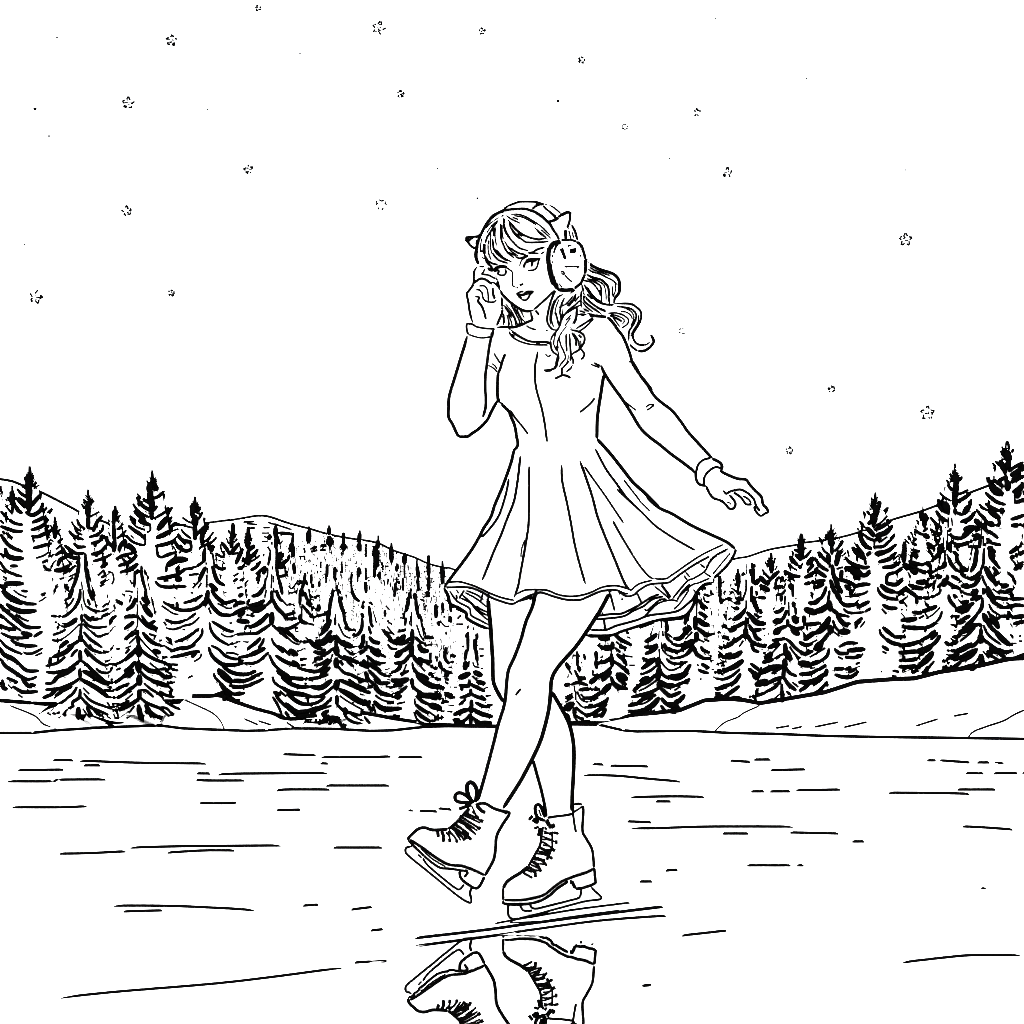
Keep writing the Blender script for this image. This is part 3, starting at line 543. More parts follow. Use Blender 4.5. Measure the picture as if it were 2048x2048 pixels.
 (1130, 1210, 260 / 1932, """60 20 870 60 950;24 40 940 110 1040;45 180 700 185 900;60 200 920 220 970;40 30 1060 60 1070;40 140 960 190 1060 230 1110;60 200 1090 300 1090;40 280 720 300 820;60 0 1190 60 1180;50 100 1180 200 1150 330 1190;60 220 1260 350 1250 500 1250;24 140 1200 140 1290;24 0 1370 120 1310;40 0 1400 110 1330;24 0 1450 130 1360;22 155 1270 160 1420;26 180 1280 230 1390 300 1440;26 230 1320 310 1400;60 280 1380 400 1380 520 1310 660 1240;90 560 1300 660 1190;26 300 1440 400 1430 500 1370;24 170 1420 240 1500 320 1540;50 300 1520 420 1510 540 1460 640 1390;40 640 1360 610 1460;100 0 1540 110 1470;40 160 1510 240 1590 330 1640;60 300 1640 400 1620 500 1560 610 1480;60 600 1550 540 1660;50 430 1660 540 1630;60 140 1540 140 1640;40 160 1640 220 1680 290 1690;40 20 1580 100 1520;26 130 1660 200 1740;60 40 1640 60 1720;
90 520 490 640 500;60 500 600 600 650 700 640;70 550 640 680 620;60 705 560 710 640;24 690 660 690 740;24 750 540 850 620 910 690;60 820 620 900 640;35 740 630 830 710;60 740 440 840 520 980 590;40 900 400 960 430;24 920 470 980 500;60 690 740 700 900;60 680 780 600 840 500 860;60 460 700 470 800;60 460 830 470 930;50 720 830 820 900 900 970 950 1020;60 780 740 870 810 910 890;30 800 750 1010 770;60 850 920 940 990;35 415 960 420 1040 500 1020;60 680 930 600 1010 500 1060 450 1110;60 680 1000 560 1120;80 460 1090 380 1150;110 790 1040 900 1090;60 780 1080 900 1180;60 690 1080 720 1160 800 1250;60 720 1150 810 1220 920 1245;24 950 895 1050 895;
24 1430 230 1435 350;24 1450 380 1460 470;16 1400 380 1390 510;60 1500 230 1520 380;40 1490 380 1520 490 1610 570;55 1600 580 1720 600 1890 520;24 1520 420 1600 490;70 1630 500 1720 490 1800 390;80 1770 360 1860 350;70 1350 440 1280 500 1200 540;60 1360 590 1280 630 1190 620;60 1370 620 1280 690 1200 720;60 1480 580 1500 640 1600 680;60 1490 630 1600 680 1700 690;50 1640 710 1780 640 1920 540;24 1430 550 1440 660;24 1440 660 1520 740 1600 770;45 1570 790 1700 780 1830 720 1920 620;24 1400 650 1405 800;40 1500 790 1580 860 1700 870;40 1600 880 1720 870 1830 840;28 1420 830 1500 930 1580 970 1690 930 1780 860;70 1330 800 1260 860 1150 940;60 1160 790 1230 830 1320 800;80 1390 800 1380 880;40 1370 890 1260 980 1110 1040;40 1110 1010 1150 1040;50 1390 860 1410 960 1450 1030 1540 1090;100 1560 1070 1680 1070 1800 1020;60 1760 1030 1860 890;80 1390 960 1380 1100;60 1340 1040 1240 1130 1120 1190;80 1230 1080 1130 1130;60 1120 1180 1020 1270;28 1360 1120 1220 1220 1090 1280;60 1390 1160 1390 1230;60 1380 1240 1240 1310 1000 1365;60 1340 1340 1200 1380 1080 1450;60 1100 1460 950 1495;80 1420 1140 1520 1200 1620 1200;50 1640 1200 1760 1150 1850 1100;24 1620 1270 1720 1210;60 1400 1210 1480 1290 1570 1350 1710 1300;70 1770 1350 1700 1420 1640 1440;26 1300 1380 1200 1450 1100 1480;80 1390 1390 1300 1490 1200 1540;55 1200 1540 1080 1580 960 1580;60 960 1600 1000 1650;60 1440 1390 1500 1460 1600 1520;90 1560 1470 1680 1530;50 1430 1500 1500 1580 1640 1620;26 1340 1560 1230 1640;80 1320 1600 1200 1640;30 1230 1590 1120 1660;24 1250 1560 1080 1610"""),
 (1370, 1060, 260 / 1932, """30 785 570 785 640;70 790 650 790 780;70 785 790 795 940;26 690 860 770 920;70 690 930 750 980 810 1040;26 825 900 830 1060;24 730 790 760 830;36 1280 330 1285 430;70 1290 470 1285 620;24 1185 465 1240 560;26 1340 410 1320 500;22 1370 530 1340 600;36 1150 600 1210 670 1280 740;60 1390 620 1300 700 1270 740;40 1415 690 1360 740 1340 860;70 1120 700 1190 780;60 1250 760 1200 800;60 1330 860 1440 840;80 1130 830 1180 870 1240 890;
40 990 480 1010 600;60 1010 560 1010 780;22 1035 500 1045 560;70 1050 800 1100 740;45 990 840 985 1060;70 1020 1000 1040 1100 1080 1180;40 1040 1200 1150 1190;30 1060 900 1070 930;60 1050 920 1060 960;50 1090 1000 1190 1010;30 910 730 905 890 870 1000 850 1060;24 910 1040 905 1180;60 890 1180 840 1250 740 1310;60 870 1210 800 1300 720 1330;60 700 1150 790 1170;50 650 1040 740 1080 810 1090;30 540 1080 640 1010 700 1030;30 690 1300 640 1340;60 930 1230 980 1280 1060 1360;80 1000 1320 1080 1380 1180 1390;35 1020 1240 1100 1290 1150 1280;40 905 1290 905 1480;20 940 1300 945 1400;60 880 1370 780 1430 700 1450;100 580 1430 640 1470 720 1480;60 960 1420 1010 1490 1120 1480;80 900 1480 900 1590;60 870 1560 760 1640 650 1700;70 700 1690 600 1730 520 1750;28 740 1590 670 1700;60 500 1520 570 1590 640 1600;60 930 1560 980 1650 1060 1700;60 1060 1700 1180 1730;60 1020 1510 1060 1600 1120 1630;50 990 1700 1020 1780 1090 1810;26 870 1640 800 1740;
60 515 700 515 860;50 520 870 520 1000;45 530 1010 535 1090;26 610 900 570 950;24 585 750 555 800;26 180 880 180 1040;24 175 1040 170 1290;50 160 1020 100 1150 50 1230 0 1290;60 0 1390 30 1270;50 200 1040 260 1110 330 1160;26 220 1130 300 1200;60 220 1230 320 1290;70 150 1300 150 1460;80 200 1330 270 1390 340 1410;60 190 1460 280 1530 380 1560;40 380 1550 450 1540;60 290 1560 340 1570;30 280 1620 360 1650;80 170 1540 170 1630;26 190 1620 290 1670;60 110 1640 0 1720;24 150 1650 90 1740 0 1850;80 60 1440 0 1530;24 110 1510 0 1630;24 130 960 70 1080 0 1140;30 250 830 400 800;40 230 880 320 860;40 380 890 400 980;40 270 950 380 990;30 270 980 300 1060 370 1070;50 240 1740 280 1790 360 1820;60 140 1770 180 1850 280 1910;
60 1490 610 1500 660;60 1500 620 1600 680 1700 690;30 1520 690 1640 760;28 1510 720 1470 780;26 1500 780 1470 860;90 1570 820 1590 860;40 1600 860 1605 1000;60 1610 1080 1620 1130;40 1340 970 1440 950 1500 880;50 1430 980 1430 1050;26 1490 970 1480 1120;60 1460 1160 1400 1210 1340 1220;24 1540 1060 1545 1280;40 1640 1140 1650 1260;50 1510 1200 1460 1310 1400 1350;90 1420 1350 1330 1360;100 1620 1300 1660 1360;50 1525 1340 1530 1400;60 1500 1430 1400 1470;100 1400 1480 1340 1530;60 1540 1410 1640 1470 1760 1450;90 1600 1490 1680 1540;60 1760 1600 1900 1530;50 1300 1640 1450 1620 1470 1600;70 1380 1680 1250 1750;50 1500 1620 1560 1660 1640 1750 1740 1830;60 1590 1620 1700 1700 1850 1700;40 1740 1840 1820 1830 1920 1760;70 1490 1700 1490 1850;35 1450 1840 1330 1910;90 1500 1800 1560 1900;26 1420 1690 1290 1830;80 1280 1840 1200 1900;28 1550 1730 1640 1850 1720 1910;
30 1725 65 1725 130;70 1730 150 1730 260;70 1740 240 1740 370;22 1790 130 1770 160;40 1615 285 1680 320 1730 350;26 1800 260 1770 290;50 1880 290 1840 370 1760 450;60 1650 370 1720 440;60 1565 400 1620 470 1670 520;45 1900 410 1830 500 1800 560;40 1920 510 1840 590;30 1550 500 1600 560 1670 600;50 1700 560 1720 540;80 1930 640 1800 700;60 1800 800 1930 800;70 1850 1090 1930 1090;90 1820 1180 1850 1240 1930 1260;80 1780 1390 1930 1390;60 1790 1280 1780 1340"""),
 (1370, 1190, 260 / 1932, """60 520 900 600 900 680 870;80 830 850 750 900 640 930;60 640 930 520 920;55 600 990 480 1030;80 850 980 740 1060 620 1110;80 640 1110 460 1150;45 810 1110 700 1200 580 1250 460 1240;60 820 1180 740 1290 640 1340;70 640 1340 480 1400;60 800 1360 690 1440 560 1530;60 470 1490 550 1500;60 240 780 300 820 370 850;50 150 790 180 870 270 940 380 940;50 250 1030 350 1080;45 200 1110 260 1140 340 1160;26 180 1020 200 1060;30 220 1240 250 1260;40 0 880 80 800;40 0 1190 80 1040;35 0 1330 70 1260;30 0 1270 60 1250;90 700 1540 830 1550;50 980 1020 1060 1080 1120 1130;60 950 1100 1030 1170 1090 1230;100 1040 1170 1060 1230;90 1120 1160 1240 1100 1350 1060;50 1350 1050 1460 1060;40 1280 1170 1400 1100 1460 1060;80 1480 970 1490 1060;50 1500 1080 1560 1160 1650 1200;90 1600 1160 1740 1190 1850 1170;60 1830 1160 1930 1130;60 1480 730 1480 880;90 1500 850 1570 950;70 1270 860 1240 980;60 1300 960 1160 1000;35 1460 870 1320 950;80 1680 940 1790 1010;90 1760 1040 1930 1020;40 1640 880 1700 960;35 1780 900 1930 850;60 1470 1110 1460 1230;60 1450 1220 1330 1260 1180 1340;100 1200 1280 1070 1330;60 1480 1240 1540 1330 1640 1410;60 1640 1410 1740 1400 1850 1340 1920 1260;80 1720 1300 1850 1290;30 1590 1290 1690 1370;50 1410 1280 1320 1380 1200 1440;50 1200 1450 1080 1490 960 1510;45 1440 1330 1440 1550;80 1440 1440 1450 1570;40 1500 1420 1580 1500 1650 1550;24 1400 1480 1300 1560;70 1300 1560 1200 1610;40 1640 1470 1680 1510 1930 1480;60 1070 1420 1070 1480"""),
 (1600, 970, 260 / 1932, """24 1122 105 1125 180;30 1130 180 1130 260;22 1062 230 1085 300;60 1190 260 1160 340;100 1130 340 1130 440;40 990 378 1040 450;110 1090 460 1100 540;60 1020 570 1060 540;30 1300 455 1200 560 1090 620;60 1340 540 1230 610 1130 660;30 915 585 980 640;70 1000 640 1070 720 1090 750;50 1100 620 1090 590;75 1360 620 1270 710 1140 750;24 1300 765 1190 850;70 1170 750 1180 820;24 855 630 870 680;22 880 680 1000 670;70 880 710 920 830 980 910 1050 940;40 920 710 1000 780 1090 820 1160 820;26 1105 830 1105 960;45 1330 830 1240 910 1100 920;60 1420 890 1320 970 1180 1020;75 1260 1000 1130 1020;60 1420 1010 1320 1100 1180 1140;50 1040 1000 1000 1040;80 790 940 860 1020 960 1090;40 840 870 890 960 960 1040;40 960 1100 980 1190;60 680 1080 740 1150 850 1200 960 1230 1020 1215;60 1480 1150 1380 1210 1240 1225;120 700 1240 820 1290 900 1330;60 890 1340 980 1340 1030 1280;50 800 1340 880 1400;60 620 1280 610 1380;60 580 1400 720 1440 820 1490;60 800 1510 930 1480 1030 1475;60 680 1500 760 1570;30 540 1250 640 1220;40 1020 1570 930 1620 760 1640;20 660 1655 880 1655;50 1410 1300 1300 1340 1285 1450;60 1290 1460 1420 1480 1520 1420;70 1210 1490 1290 1560 1400 1590;40 1420 1590 1560 1640;50 1155 1530 1190 1610 1300 1680 1450 1700;30 1440 1640 1440 1690;40 1500 1290 1540 1310 1530 1390;40 1480 1740 1540 1760;60 1240 1785 1330 1830 1430 1830;30 1210 1840 1290 1920;
30 465 580 465 720;70 470 740 470 830;26 540 705 500 740;40 395 720 430 800;110 460 830 470 880;50 470 900 475 1020;40 615 840 570 930 500 990;35 320 910 370 990 440 1030;70 420 1040 430 1140;50 290 1000 340 1080 430 1160;80 580 1000 560 1080 540 1180;24 640 940 590 1000;26 705 960 730 1070;24 690 1000 620 1060;55 250 1140 310 1210 410 1270;30 440 1160 440 1230;60 230 1250 300 1310 380 1360;60 210 1290 150 1340 80 1370;60 360 1420 230 1440 80 1470;60 340 1470 230 1530;60 480 1200 500 1340 540 1450;70 540 1380 560 1500 620 1590;50 390 1520 350 1620 300 1700;70 290 1690 220 1750 140 1750;40 440 1560 420 1700 400 1800;90 400 1790 330 1850 230 1880;60 455 1420 490 1540 540 1620;70 540 1600 600 1710;60 600 1730 690 1790 860 1770;60 1020 1735 930 1780 860 1820;80 440 1740 450 1850;40 1060 1825 960 1890;100 90 1850 220 1900;40 640 1835 740 1900 960 1890;60 480 1850 560 1910;
60 20 740 20 860;90 20 850 20 1040;24 80 795 60 830;40 170 960 110 1040 30 1100;30 100 930 50 960;80 190 1090 120 1170;50 200 1190 120 1270;24 110 1250 120 1310;24 10 1240 40 1150;24 1835 285 1835 360;70 1790 400 1800 470;120 1850 470 1850 540;90 1840 560 1840 700;28 1735 515 1780 600;40 1690 630 1740 700 1800 740;50 1910 640 1850 680;60 1930 720 1830 760;60 1640 700 1720 790;60 1610 770 1660 850 1720 880;26 1555 795 1650 880;60 1560 860 1560 1050;60 1620 930 1700 970 1780 985;70 1590 960 1680 1050 1750 1080;70 1550 1080 1560 1160;40 1580 1080 1680 1150 1800 1190;60 1790 1190 1930 1170;30 1600 1130 1720 1240 1830 1280;60 1820 1290 1930 1290;70 1540 1210 1620 1240 1700 1310;30 1650 1340 1700 1370;60 1740 1440 1830 1430 1930 1380;60 1630 1490 1720 1530 1830 1540 1930 1480;30 1580 1500 1650 1580;60 1580 1590 1680 1650 1790 1670;60 1770 1680 1930 1660;60 1740 1690 1740 1760;50 1930 1850 1800 1880 1670 1890;26 1480 1030 1530 1100"""),
 (1600, 1180, 260 / 1932, """70 60 400 60 470;60 60 510 170 510 290 490;90 430 420 380 510 320 550;60 400 540 290 620 200 640;60 300 580 240 640;80 200 640 130 690 80 730;90 450 550 460 620;24 500 620 590 690;60 430 640 350 740 250 830;110 310 800 240 870;60 180 910 70 950 0 910;60 0 780 90 820 170 800;26 260 740 140 800;28 380 860 260 930 140 1000;50 430 880 400 980 290 1070;70 290 1060 150 1110;100 0 1090 150 1110;50 380 1120 270 1190;60 270 1180 150 1240 0 1250;60 400 1190 380 1270;60 390 1240 260 1310;80 330 1290 150 1370 0 1370;60 150 1380 60 1460 0 1490;40 340 1310 190 1430;50 400 1370 300 1480 170 1560;40 400 1380 410 1440;70 560 390 620 470 700 530;40 520 330 620 370 740 400;40 660 500 760 500;40 490 440 520 540 590 620;90 600 620 720 620;50 920 420 820 490;24 970 460 890 560;35 860 520 810 580;50 590 840 700 790 850 790;70 720 900 830 890 950 880;55 520 880 590 940 710 940;26 560 990 640 1030;50 680 1000 800 1005 900 990;24 940 940 900 990;60 520 1170 640 1170;50 680 1180 750 1150;50 730 1220 830 1170;60 530 1260 640 1295 760 1290 860 1220;
60 1240 560 1310 620 1400 690;50 1400 700 1560 695;40 1180 570 1200 650 1290 740;60 1280 730 1380 790 1490 810;60 1480 815 1640 790 1770 740 1930 640;60 1520 440 1650 430 1780 420;60 1680 400 1640 450;60 1520 530 1620 565 1820 570 1930 545;60 1690 340 1790 340 1930 280;60 1500 925 1640 910 1790 880 1930 830;80 1850 880 1800 940;60 1490 1040 1640 1030 1760 970;90 1930 950 1830 1060 1740 1140;60 1480 1130 1620 1140 1740 1120;70 1760 1150 1690 1210 1610 1250;60 1930 1100 1850 1200 1770 1290;90 1890 1170 1820 1260;50 1230 840 1310 890;26 1220 910 1290 945;40 1370 1200 1450 1210 1460 1240;24 1360 1270 1440 1285;26 1210 1200 1210 1230"""),
 (1800, 870, 248 / 1932, """30 857 440 857 520;22 865 530 865 620;26 815 565 840 620;26 770 600 820 680;26 905 580 890 640;40 970 640 930 720;35 725 690 770 780;100 870 640 880 760;90 870 750 870 900;50 750 780 810 860;40 1070 850 980 900 900 920;100 860 900 860 960;35 615 890 680 960 800 1030;60 1090 920 970 1000 880 1040;90 850 960 860 1100;110 710 1070 740 1180;28 585 1000 600 1090;60 590 1080 650 1160 760 1220;60 860 1160 860 1220;50 1110 1005 1090 1100 1040 1200 960 1240;80 1060 1120 1000 1200;50 960 1240 890 1210;60 570 1190 620 1270 720 1340;70 1160 1210 1080 1310 960 1350;40 1050 1340 1010 1390;40 660 1310 670 1390;26 755 1280 750 1450;24 805 1280 815 1420;24 740 1470 740 1800;20 675 1590 675 1760;26 710 1430 705 1460;45 790 1460 770 1500;50 790 1540 800 1580;60 800 1580 900 1610 980 1600;90 980 1590 1070 1500 1160 1440;80 1010 1470 1130 1430;60 800 1660 900 1710 1000 1700 1100 1660 1240 1590;60 860 1720 920 1740;30 870 1760 920 1810;50 780 1680 790 1820;50 1130 1570 1230 1550;50 1250 1600 1240 1750;50 1070 1740 1230 1740;60 1200 1790 1180 1930;
36 1665 85 1690 150 1700 240;24 1580 175 1640 260;36 1565 240 1620 320;40 1770 210 1740 280;110 1690 280 1690 400;90 1690 400 1680 520;40 1485 400 1560 490;90 1570 420 1620 540;60 1620 540 1640 600;50 1910 430 1800 490 1700 560;80 1910 480 1850 560 1740 620;60 1650 640 1660 740;70 1830 620 1760 700;60 1930 640 1830 690 1740 730;60 1540 710 1640 660;24 1490 680 1490 720;60 1500 720 1600 800;100 1680 740 1680 840;30 1380 650 1400 710;60 1400 730 1480 720;130 1430 780 1480 860 1570 910;90 1930 770 1850 850 1780 880;110 1850 870 1830 950;26 1785 940 1785 1050;60 1930 1000 1850 1040 1790 1045;60 1340 905 1420 980 1520 1050 1630 1080;60 1340 1075 1440 1140 1540 1180;90 1590 1160 1590 1200;40 1225 1070 1300 1140 1400 1190;90 1400 1190 1540 1290;50 1540 1310 1550 1390;50 1195 1170 1270 1260 1370 1360;90 1380 1370 1450 1400;50 1500 1400 1540 1410;60 1740 1310 1850 1280 1930 1250;70 1750 1410 1930 1400;70 1900 1700 1820 1760 1720 1830;70 1930 1820 1830 1870 1730 1910;
60 320 1220 330 1300;120 390 1260 390 1330;70 380 1340 380 1420;26 255 1320 300 1400;50 210 1440 270 1510 350 1550;40 440 1445 350 1510;80 380 1560 440 1590;50 480 1290 560 1380 640 1440;35 640 1440 650 1540;50 480 1470 560 1530 640 1540;24 500 1540 540 1580 630 1580;40 630 1590 590 1680 520 1750;70 430 1690 510 1760;60 170 1530 240 1630;50 130 1580 180 1680 250 1710;26 65 1610 150 1700;70 70 1680 70 1850;50 150 1750 220 1800 300 1810;90 650 1720 610 1800;60 620 1830 530 1930;30 695 1790 700 1930;60 840 1820 900 1880;
90 1180 1330 1230 1380;90 1240 1400 1330 1440;60 1320 1480 1430 1530 1520 1600;24 1270 1480 1265 1620;24 1300 1570 1300 1730;24 1330 1680 1335 1740;30 1315 1760 1300 1920;60 1360 1620 1450 1690 1560 1710;40 1360 1640 1370 1700;90 1390 1760 1470 1800;60 1440 1800 1450 1930"""),
 (1800, 1100, 248 / 1932, """50 620 60 540 140 440 200 330 225;60 150 170 240 210 350 230;26 700 0 700 200;80 700 200 680 260;60 690 260 590 290 510 340;60 510 345 380 345 290 310;60 160 200 270 300;100 200 310 240 350;80 60 20 60 170;90 70 230 130 280;80 260 100 210 50;26 730 60 770 150;60 760 120 800 220 860 290;60 850 290 930 340 1010 420;60 880 60 890 160 960 250;90 960 280 1020 310;70 1180 60 1170 200 1110 330;50 1190 0 1180 90;45 1305 0 1300 200 1250 330;80 1250 350 1180 420 1100 450;50 1010 420 1080 440 1150 430;60 1240 440 1160 540 1040 580;60 810 410 900 450 980 510 1040 570;90 980 550 1060 570;60 740 400 740 450;100 700 470 690 540;60 740 500 830 560 930 600;40 930 610 1020 680 1140 700;100 1190 640 1130 690;50 650 520 590 580;60 640 410 590 430;60 600 390 480 440 390 490;80 390 500 270 500;50 550 480 450 560 340 600;70 340 600 230 580 150 540;40 640 600 610 670 530 720;60 530 720 400 750 270 740;60 270 740 170 660 90 630;26 100 550 150 620;50 260 750 260 830;70 560 880 440 930 330 960;60 330 980 200 970;24 630 890 520 1000 400 1070;80 240 1070 140 1090 40 1090;30 380 1020 290 1070;40 660 940 620 1050 560 1130;60 560 1130 470 1190 380 1210;70 380 1210 220 1215 50 1200;60 540 1260 440 1350 320 1410;70 320 1420 160 1470 0 1490;50 580 1290 490 1390;60 620 1340 550 1440 470 1500;100 490 1490 400 1550 280 1580;70 280 1580 0 1600;60 370 1600 260 1690 120 1720 0 1720;100 500 1610 420 1700 320 1800;70 320 1790 180 1820 0 1820;80 290 1840 200 1900;40 540 1720 430 1850 330 1920;70 430 1830 390 1920;
60 760 710 780 790 860 880;60 840 700 900 770 970 810;60 960 820 1060 800;130 900 930 1000 920 1060 890;60 1060 880 1140 830;50 1300 600 1300 680;60 1260 720 1110 770;24 1280 740 1170 800;60 1290 770 1270 900 1200 1000;60 1200 1000 1120 1100 1030 1170;100 820 1040 900 1110 980 1110;60 980 1080 1080 1030;60 1240 1150 1120 1190 980 1210;90 1150 1170 1000 1260 940 1270;60 960 1280 900 1350 830 1350;40 1180 1190 1080 1300 930 1430;60 800 1390 890 1430;60 710 1440 760 1470;60 800 1460 880 1440;26 1270 1140 1265 1250;60 1260 1240 1260 1350;110 1260 1340 1265 1420;60 1230 1400 1140 1490 1040 1490;90 1100 1470 980 1540 860 1590;50 740 1570 850 1570;80 900 1620 780 1690 680 1730;60 1200 1550 1100 1590 970 1660 850 1720;50 1190 1580 1090 1670 940 1740;60 940 1750 830 1830;90 690 1830 820 1840;80 680 1870 800 1890;30 1250 1620 1200 1720 1120 1790;70 1120 1790 1000 1840 830 1880;90 1270 1650 1270 1780;120 1260 1780 1360 1790;60 1180 1830 1110 1880;
60 1400 0 1420 120 1480 190 1550 280;110 1420 20 1440 130;26 1395 240 1400 290;50 1450 270 1530 350;70 1490 350 1490 390;90 1340 280 1400 400 1480 500;40 1280 390 1310 490 1360 580;60 1470 490 1500 550;80 1540 500 1580 560 1670 550;60 1550 640 1640 660;70 1660 650 1740 620;28 1440 600 1560 690;100 1370 600 1400 690 1470 760;60 1480 740 1650 760 1930 760;60 1420 780 1500 840 1600 890;60 1590 900 1680 890 1800 860 1930 870;35 1380 830 1440 940 1560 1020;50 1550 1030 1700 1030;60 1700 970 1700 1040;90 1310 1010 1340 1100;60 1350 1110 1420 1210 1500 1280;90 1500 1280 1590 1380 1700 1470;40 1700 1470 1770 1480;30 1370 1070 1440 1170;40 1360 940 1420 1040;90 1420 1030 1480 1110 1530 1200;50 1440 1060 1550 1065;40 1300 1160 1350 1280 1430 1370 1580 1480;50 1310 1390 1400 1470 1510 1540;100 1420 1530 1520 1590;60 1530 1590 1640 1680;60 1530 1540 1640 1590 1740 1570;70 1640 1700 1750 1700;50 1740 1690 1850 1660 1930 1620;60 1640 1720 1930 1720;40 1350 1570 1440 1660 1560 1720;70 1370 1580 1420 1640;26 1290 1570 1390 1690;50 1450 1760 1620 1750;70 1780 1050 1930 1030;60 1780 1150 1930 1110;70 1790 300 1900 230;24 1880 190 1880 310;30 1800 240 1930 180;28 1850 1350 1890 1330;28 1850 1420 1910 1420"""),
]

# ------------------------------------------------------------------ trees
WOOD = []
def tree(style, ax, ay, hw, Y, label, by=None, seed=None, group="snowy spruces along the shore"):
    rnd = random.Random(seed if seed is not None else int(ax * 7 + ay))
    if by is not None:                              # stands on the front of the bank, where its foot is drawn
        hit = GROUND.ray_cast(EYE, (P(ax, by, 1) - EYE).normalized(), 900)[0]
        if hit: Y = hit.y
    apex = P(ax, ay, Y)
    g = GROUND.ray_cast(Vector((apex.x, Y, 80)), Vector((0, 0, -1)), 200)[0]
    gz = g.z if g else 0
    s = K * Y                                       # metres per drawn pixel here
    H = (apex.z - gz) / s                           # height in those units
    base = Vector((apex.x, Y, gz))
    root = empty("spruce_tree", base, label, "tree", group)
    def wv(v):                                      # crown half-width down the tree
        if style == 'down':
            return hw * (0.05 + 0.95 * min(1, v * 1.02) ** 0.9)
        if style == 'up':
            return hw * (0.10 + 0.90 * min(1, v * 1.55) ** 0.75)
        return hw * (0.12 + 0.88 * min(1, v * 1.6) ** .8)
    def R(v): return 0.80 * wv(v)
    low = 0.965 if by is not None else .998
    mb = MB()
    # snow-laden body of the crown, in uneven tiers
    NR, NS = 26, 14
    top = 0.10 if style != 'fine' else .06
    vs, fs = [], []
    for i in range(NR + 1):
        v = top + (low - top) * i / NR
        saw = 1.0 - 0.07 * ((i * 0.37) % 1.0)
        for k in range(NS):
            a = 2 * math.pi * k / NS
            r = R(v) * saw * (1 + .02 * rnd.uniform(-1, 1))
            vs.append(Vector((math.cos(a) * r, math.sin(a) * r, H * (1 - v))) * s + base)
    vs += [base + Vector((0, 0, H * (1 - top + .02) * s)), base + Vector((0, 0, H * (1 - low + .01) * s))]
    for i in range(NR):
        for k in range(NS):
            fs.append((i * NS + k, (i + 1) * NS + k, (i + 1) * NS + (k + 1) % NS, i * NS + (k + 1) % NS))
    fs += [(len(vs) - 2, k, (k + 1) % NS) for k in range(NS)] + [(len(vs) - 1, NR * NS + (k + 1) % NS, NR * NS + k) for k in range(NS)]
    mb.add(vs, fs)
    nbody = len(fs), len(vs)
    def stroke(pts, w, prof, faces=(1,)):
        """A dark bough through (x, v) points lying over the snow of the crown, one on the near and one on the far side."""
        q = smooth(pts, 5)
        n = len(q)
        for sd in faces:
            P3, Rr = [], []
            for i, (x, y) in enumerate(q):
                v = min(max(y / H, 0), 1)
                r = R(v) * 1.06 + 1.5
                d = math.sqrt(max(r * r - x * x, 0))
                t = i / max(n - 1, 1)
                ww = (w * prof(t) + EROS * .55) / 2
                P3.append(base + Vector((x * -sd, sd * (d + ww * .3), H - y)) * s)
                Rr.append(ww * s)
            tube(mb, P3, Rr, 1, .5, 5)
    mid = lambda t: .30 + .70 * max(0, math.sin(math.pi * t)) ** .8
    inn = lambda t: .95 - .72 * t ** 1.4
    out = lambda t: .35 + .65 * max(0, math.sin(math.pi * t ** .75)) ** .9
    sc = max(.42, min(1.0, hw / 62))
    if style == 'down':
        y = H * .03
        stroke([(0, 0), (0, H * .12)], 3, lambda t: .8) if rnd.random() < .4 else None
        stroke([(0, H * rnd.uniform(.12, .2)), (0, H * .45)], 1.2, lambda t: 1)
        y = H * .05
        # long steep boughs around the pale tip
        while y < H * .97:
            v = y / H
            w = wv(v)
            for sd in (-1, 1):
                steep = 2.3 * (1 - v) ** 2.4 + .62 - .2 * v
                yy = y + rnd.uniform(-4, 4) * sc
                x0 = rnd.uniform(.0, .10) * w if v > .3 else .45 * w + 2
                x1 = w * rnd.uniform(.72, 1.15) + 4
                if yy + (x1 - x0) * steep * .8 > H * 1.0: steep *= .6
                y1 = yy + (x1 - x0) * steep * .78
                pts = [(sd * x0, yy), (sd * (x0 + (x1 - x0) * .25), yy + (y1 - yy) * .52), (sd * (x0 + (x1 - x0) * .60), yy + (y1 - yy) * .96), (sd * x1, y1 * .99 + yy * .01 - rnd.uniform(-1, 3))]
                stroke(pts, rnd.uniform(6, 11.5) * sc, mid if rnd.random() < .5 else out)
                for q in range(rnd.choice((0, 1, 1, 2))):    # broken feathery needles beside it
                    o = rnd.uniform(5, 10) * sc
                    a, b = sorted((rnd.uniform(.1, .6), rnd.uniform(.5, 1.05)))
                    f = lambda t: (sd * (x0 + (x1 - x0) * t), yy + (y1 - yy) * (1 - max(0, 1 - t) ** 1.7) + o)
                    stroke([f(a), f((a + b) / 2), f(b)], rnd.uniform(1.6, 4.5) * sc, mid)
            if rnd.random() < .55 and v > .3:               # where two boughs meet at the trunk
                stroke([(0, y - 7 * sc), (0, y + 12 * sc)], 7 * sc, lambda t: .4 + .6 * t)
            y += rnd.uniform(19, 26) * sc * (.7 + .45 * v)
        if by is not None:                                   # skirt of drooping twigs at the foot
            for k in range(16):
                x = rnd.uniform(-.85, .85) * hw
                stroke([(x, H - rnd.uniform(14, 24)), (x * 1.18 + rnd.uniform(-3, 3), H - rnd.uniform(-4, 6))], rnd.uniform(4, 7), out)
    elif style == 'up':
        tip = min(.15 * H, 62 * sc + 8)
        stroke([(0, 0), (0, tip * .35), (0, tip)], 9 * sc, lambda t: .25 + .75 * min(1, t * 1.4))
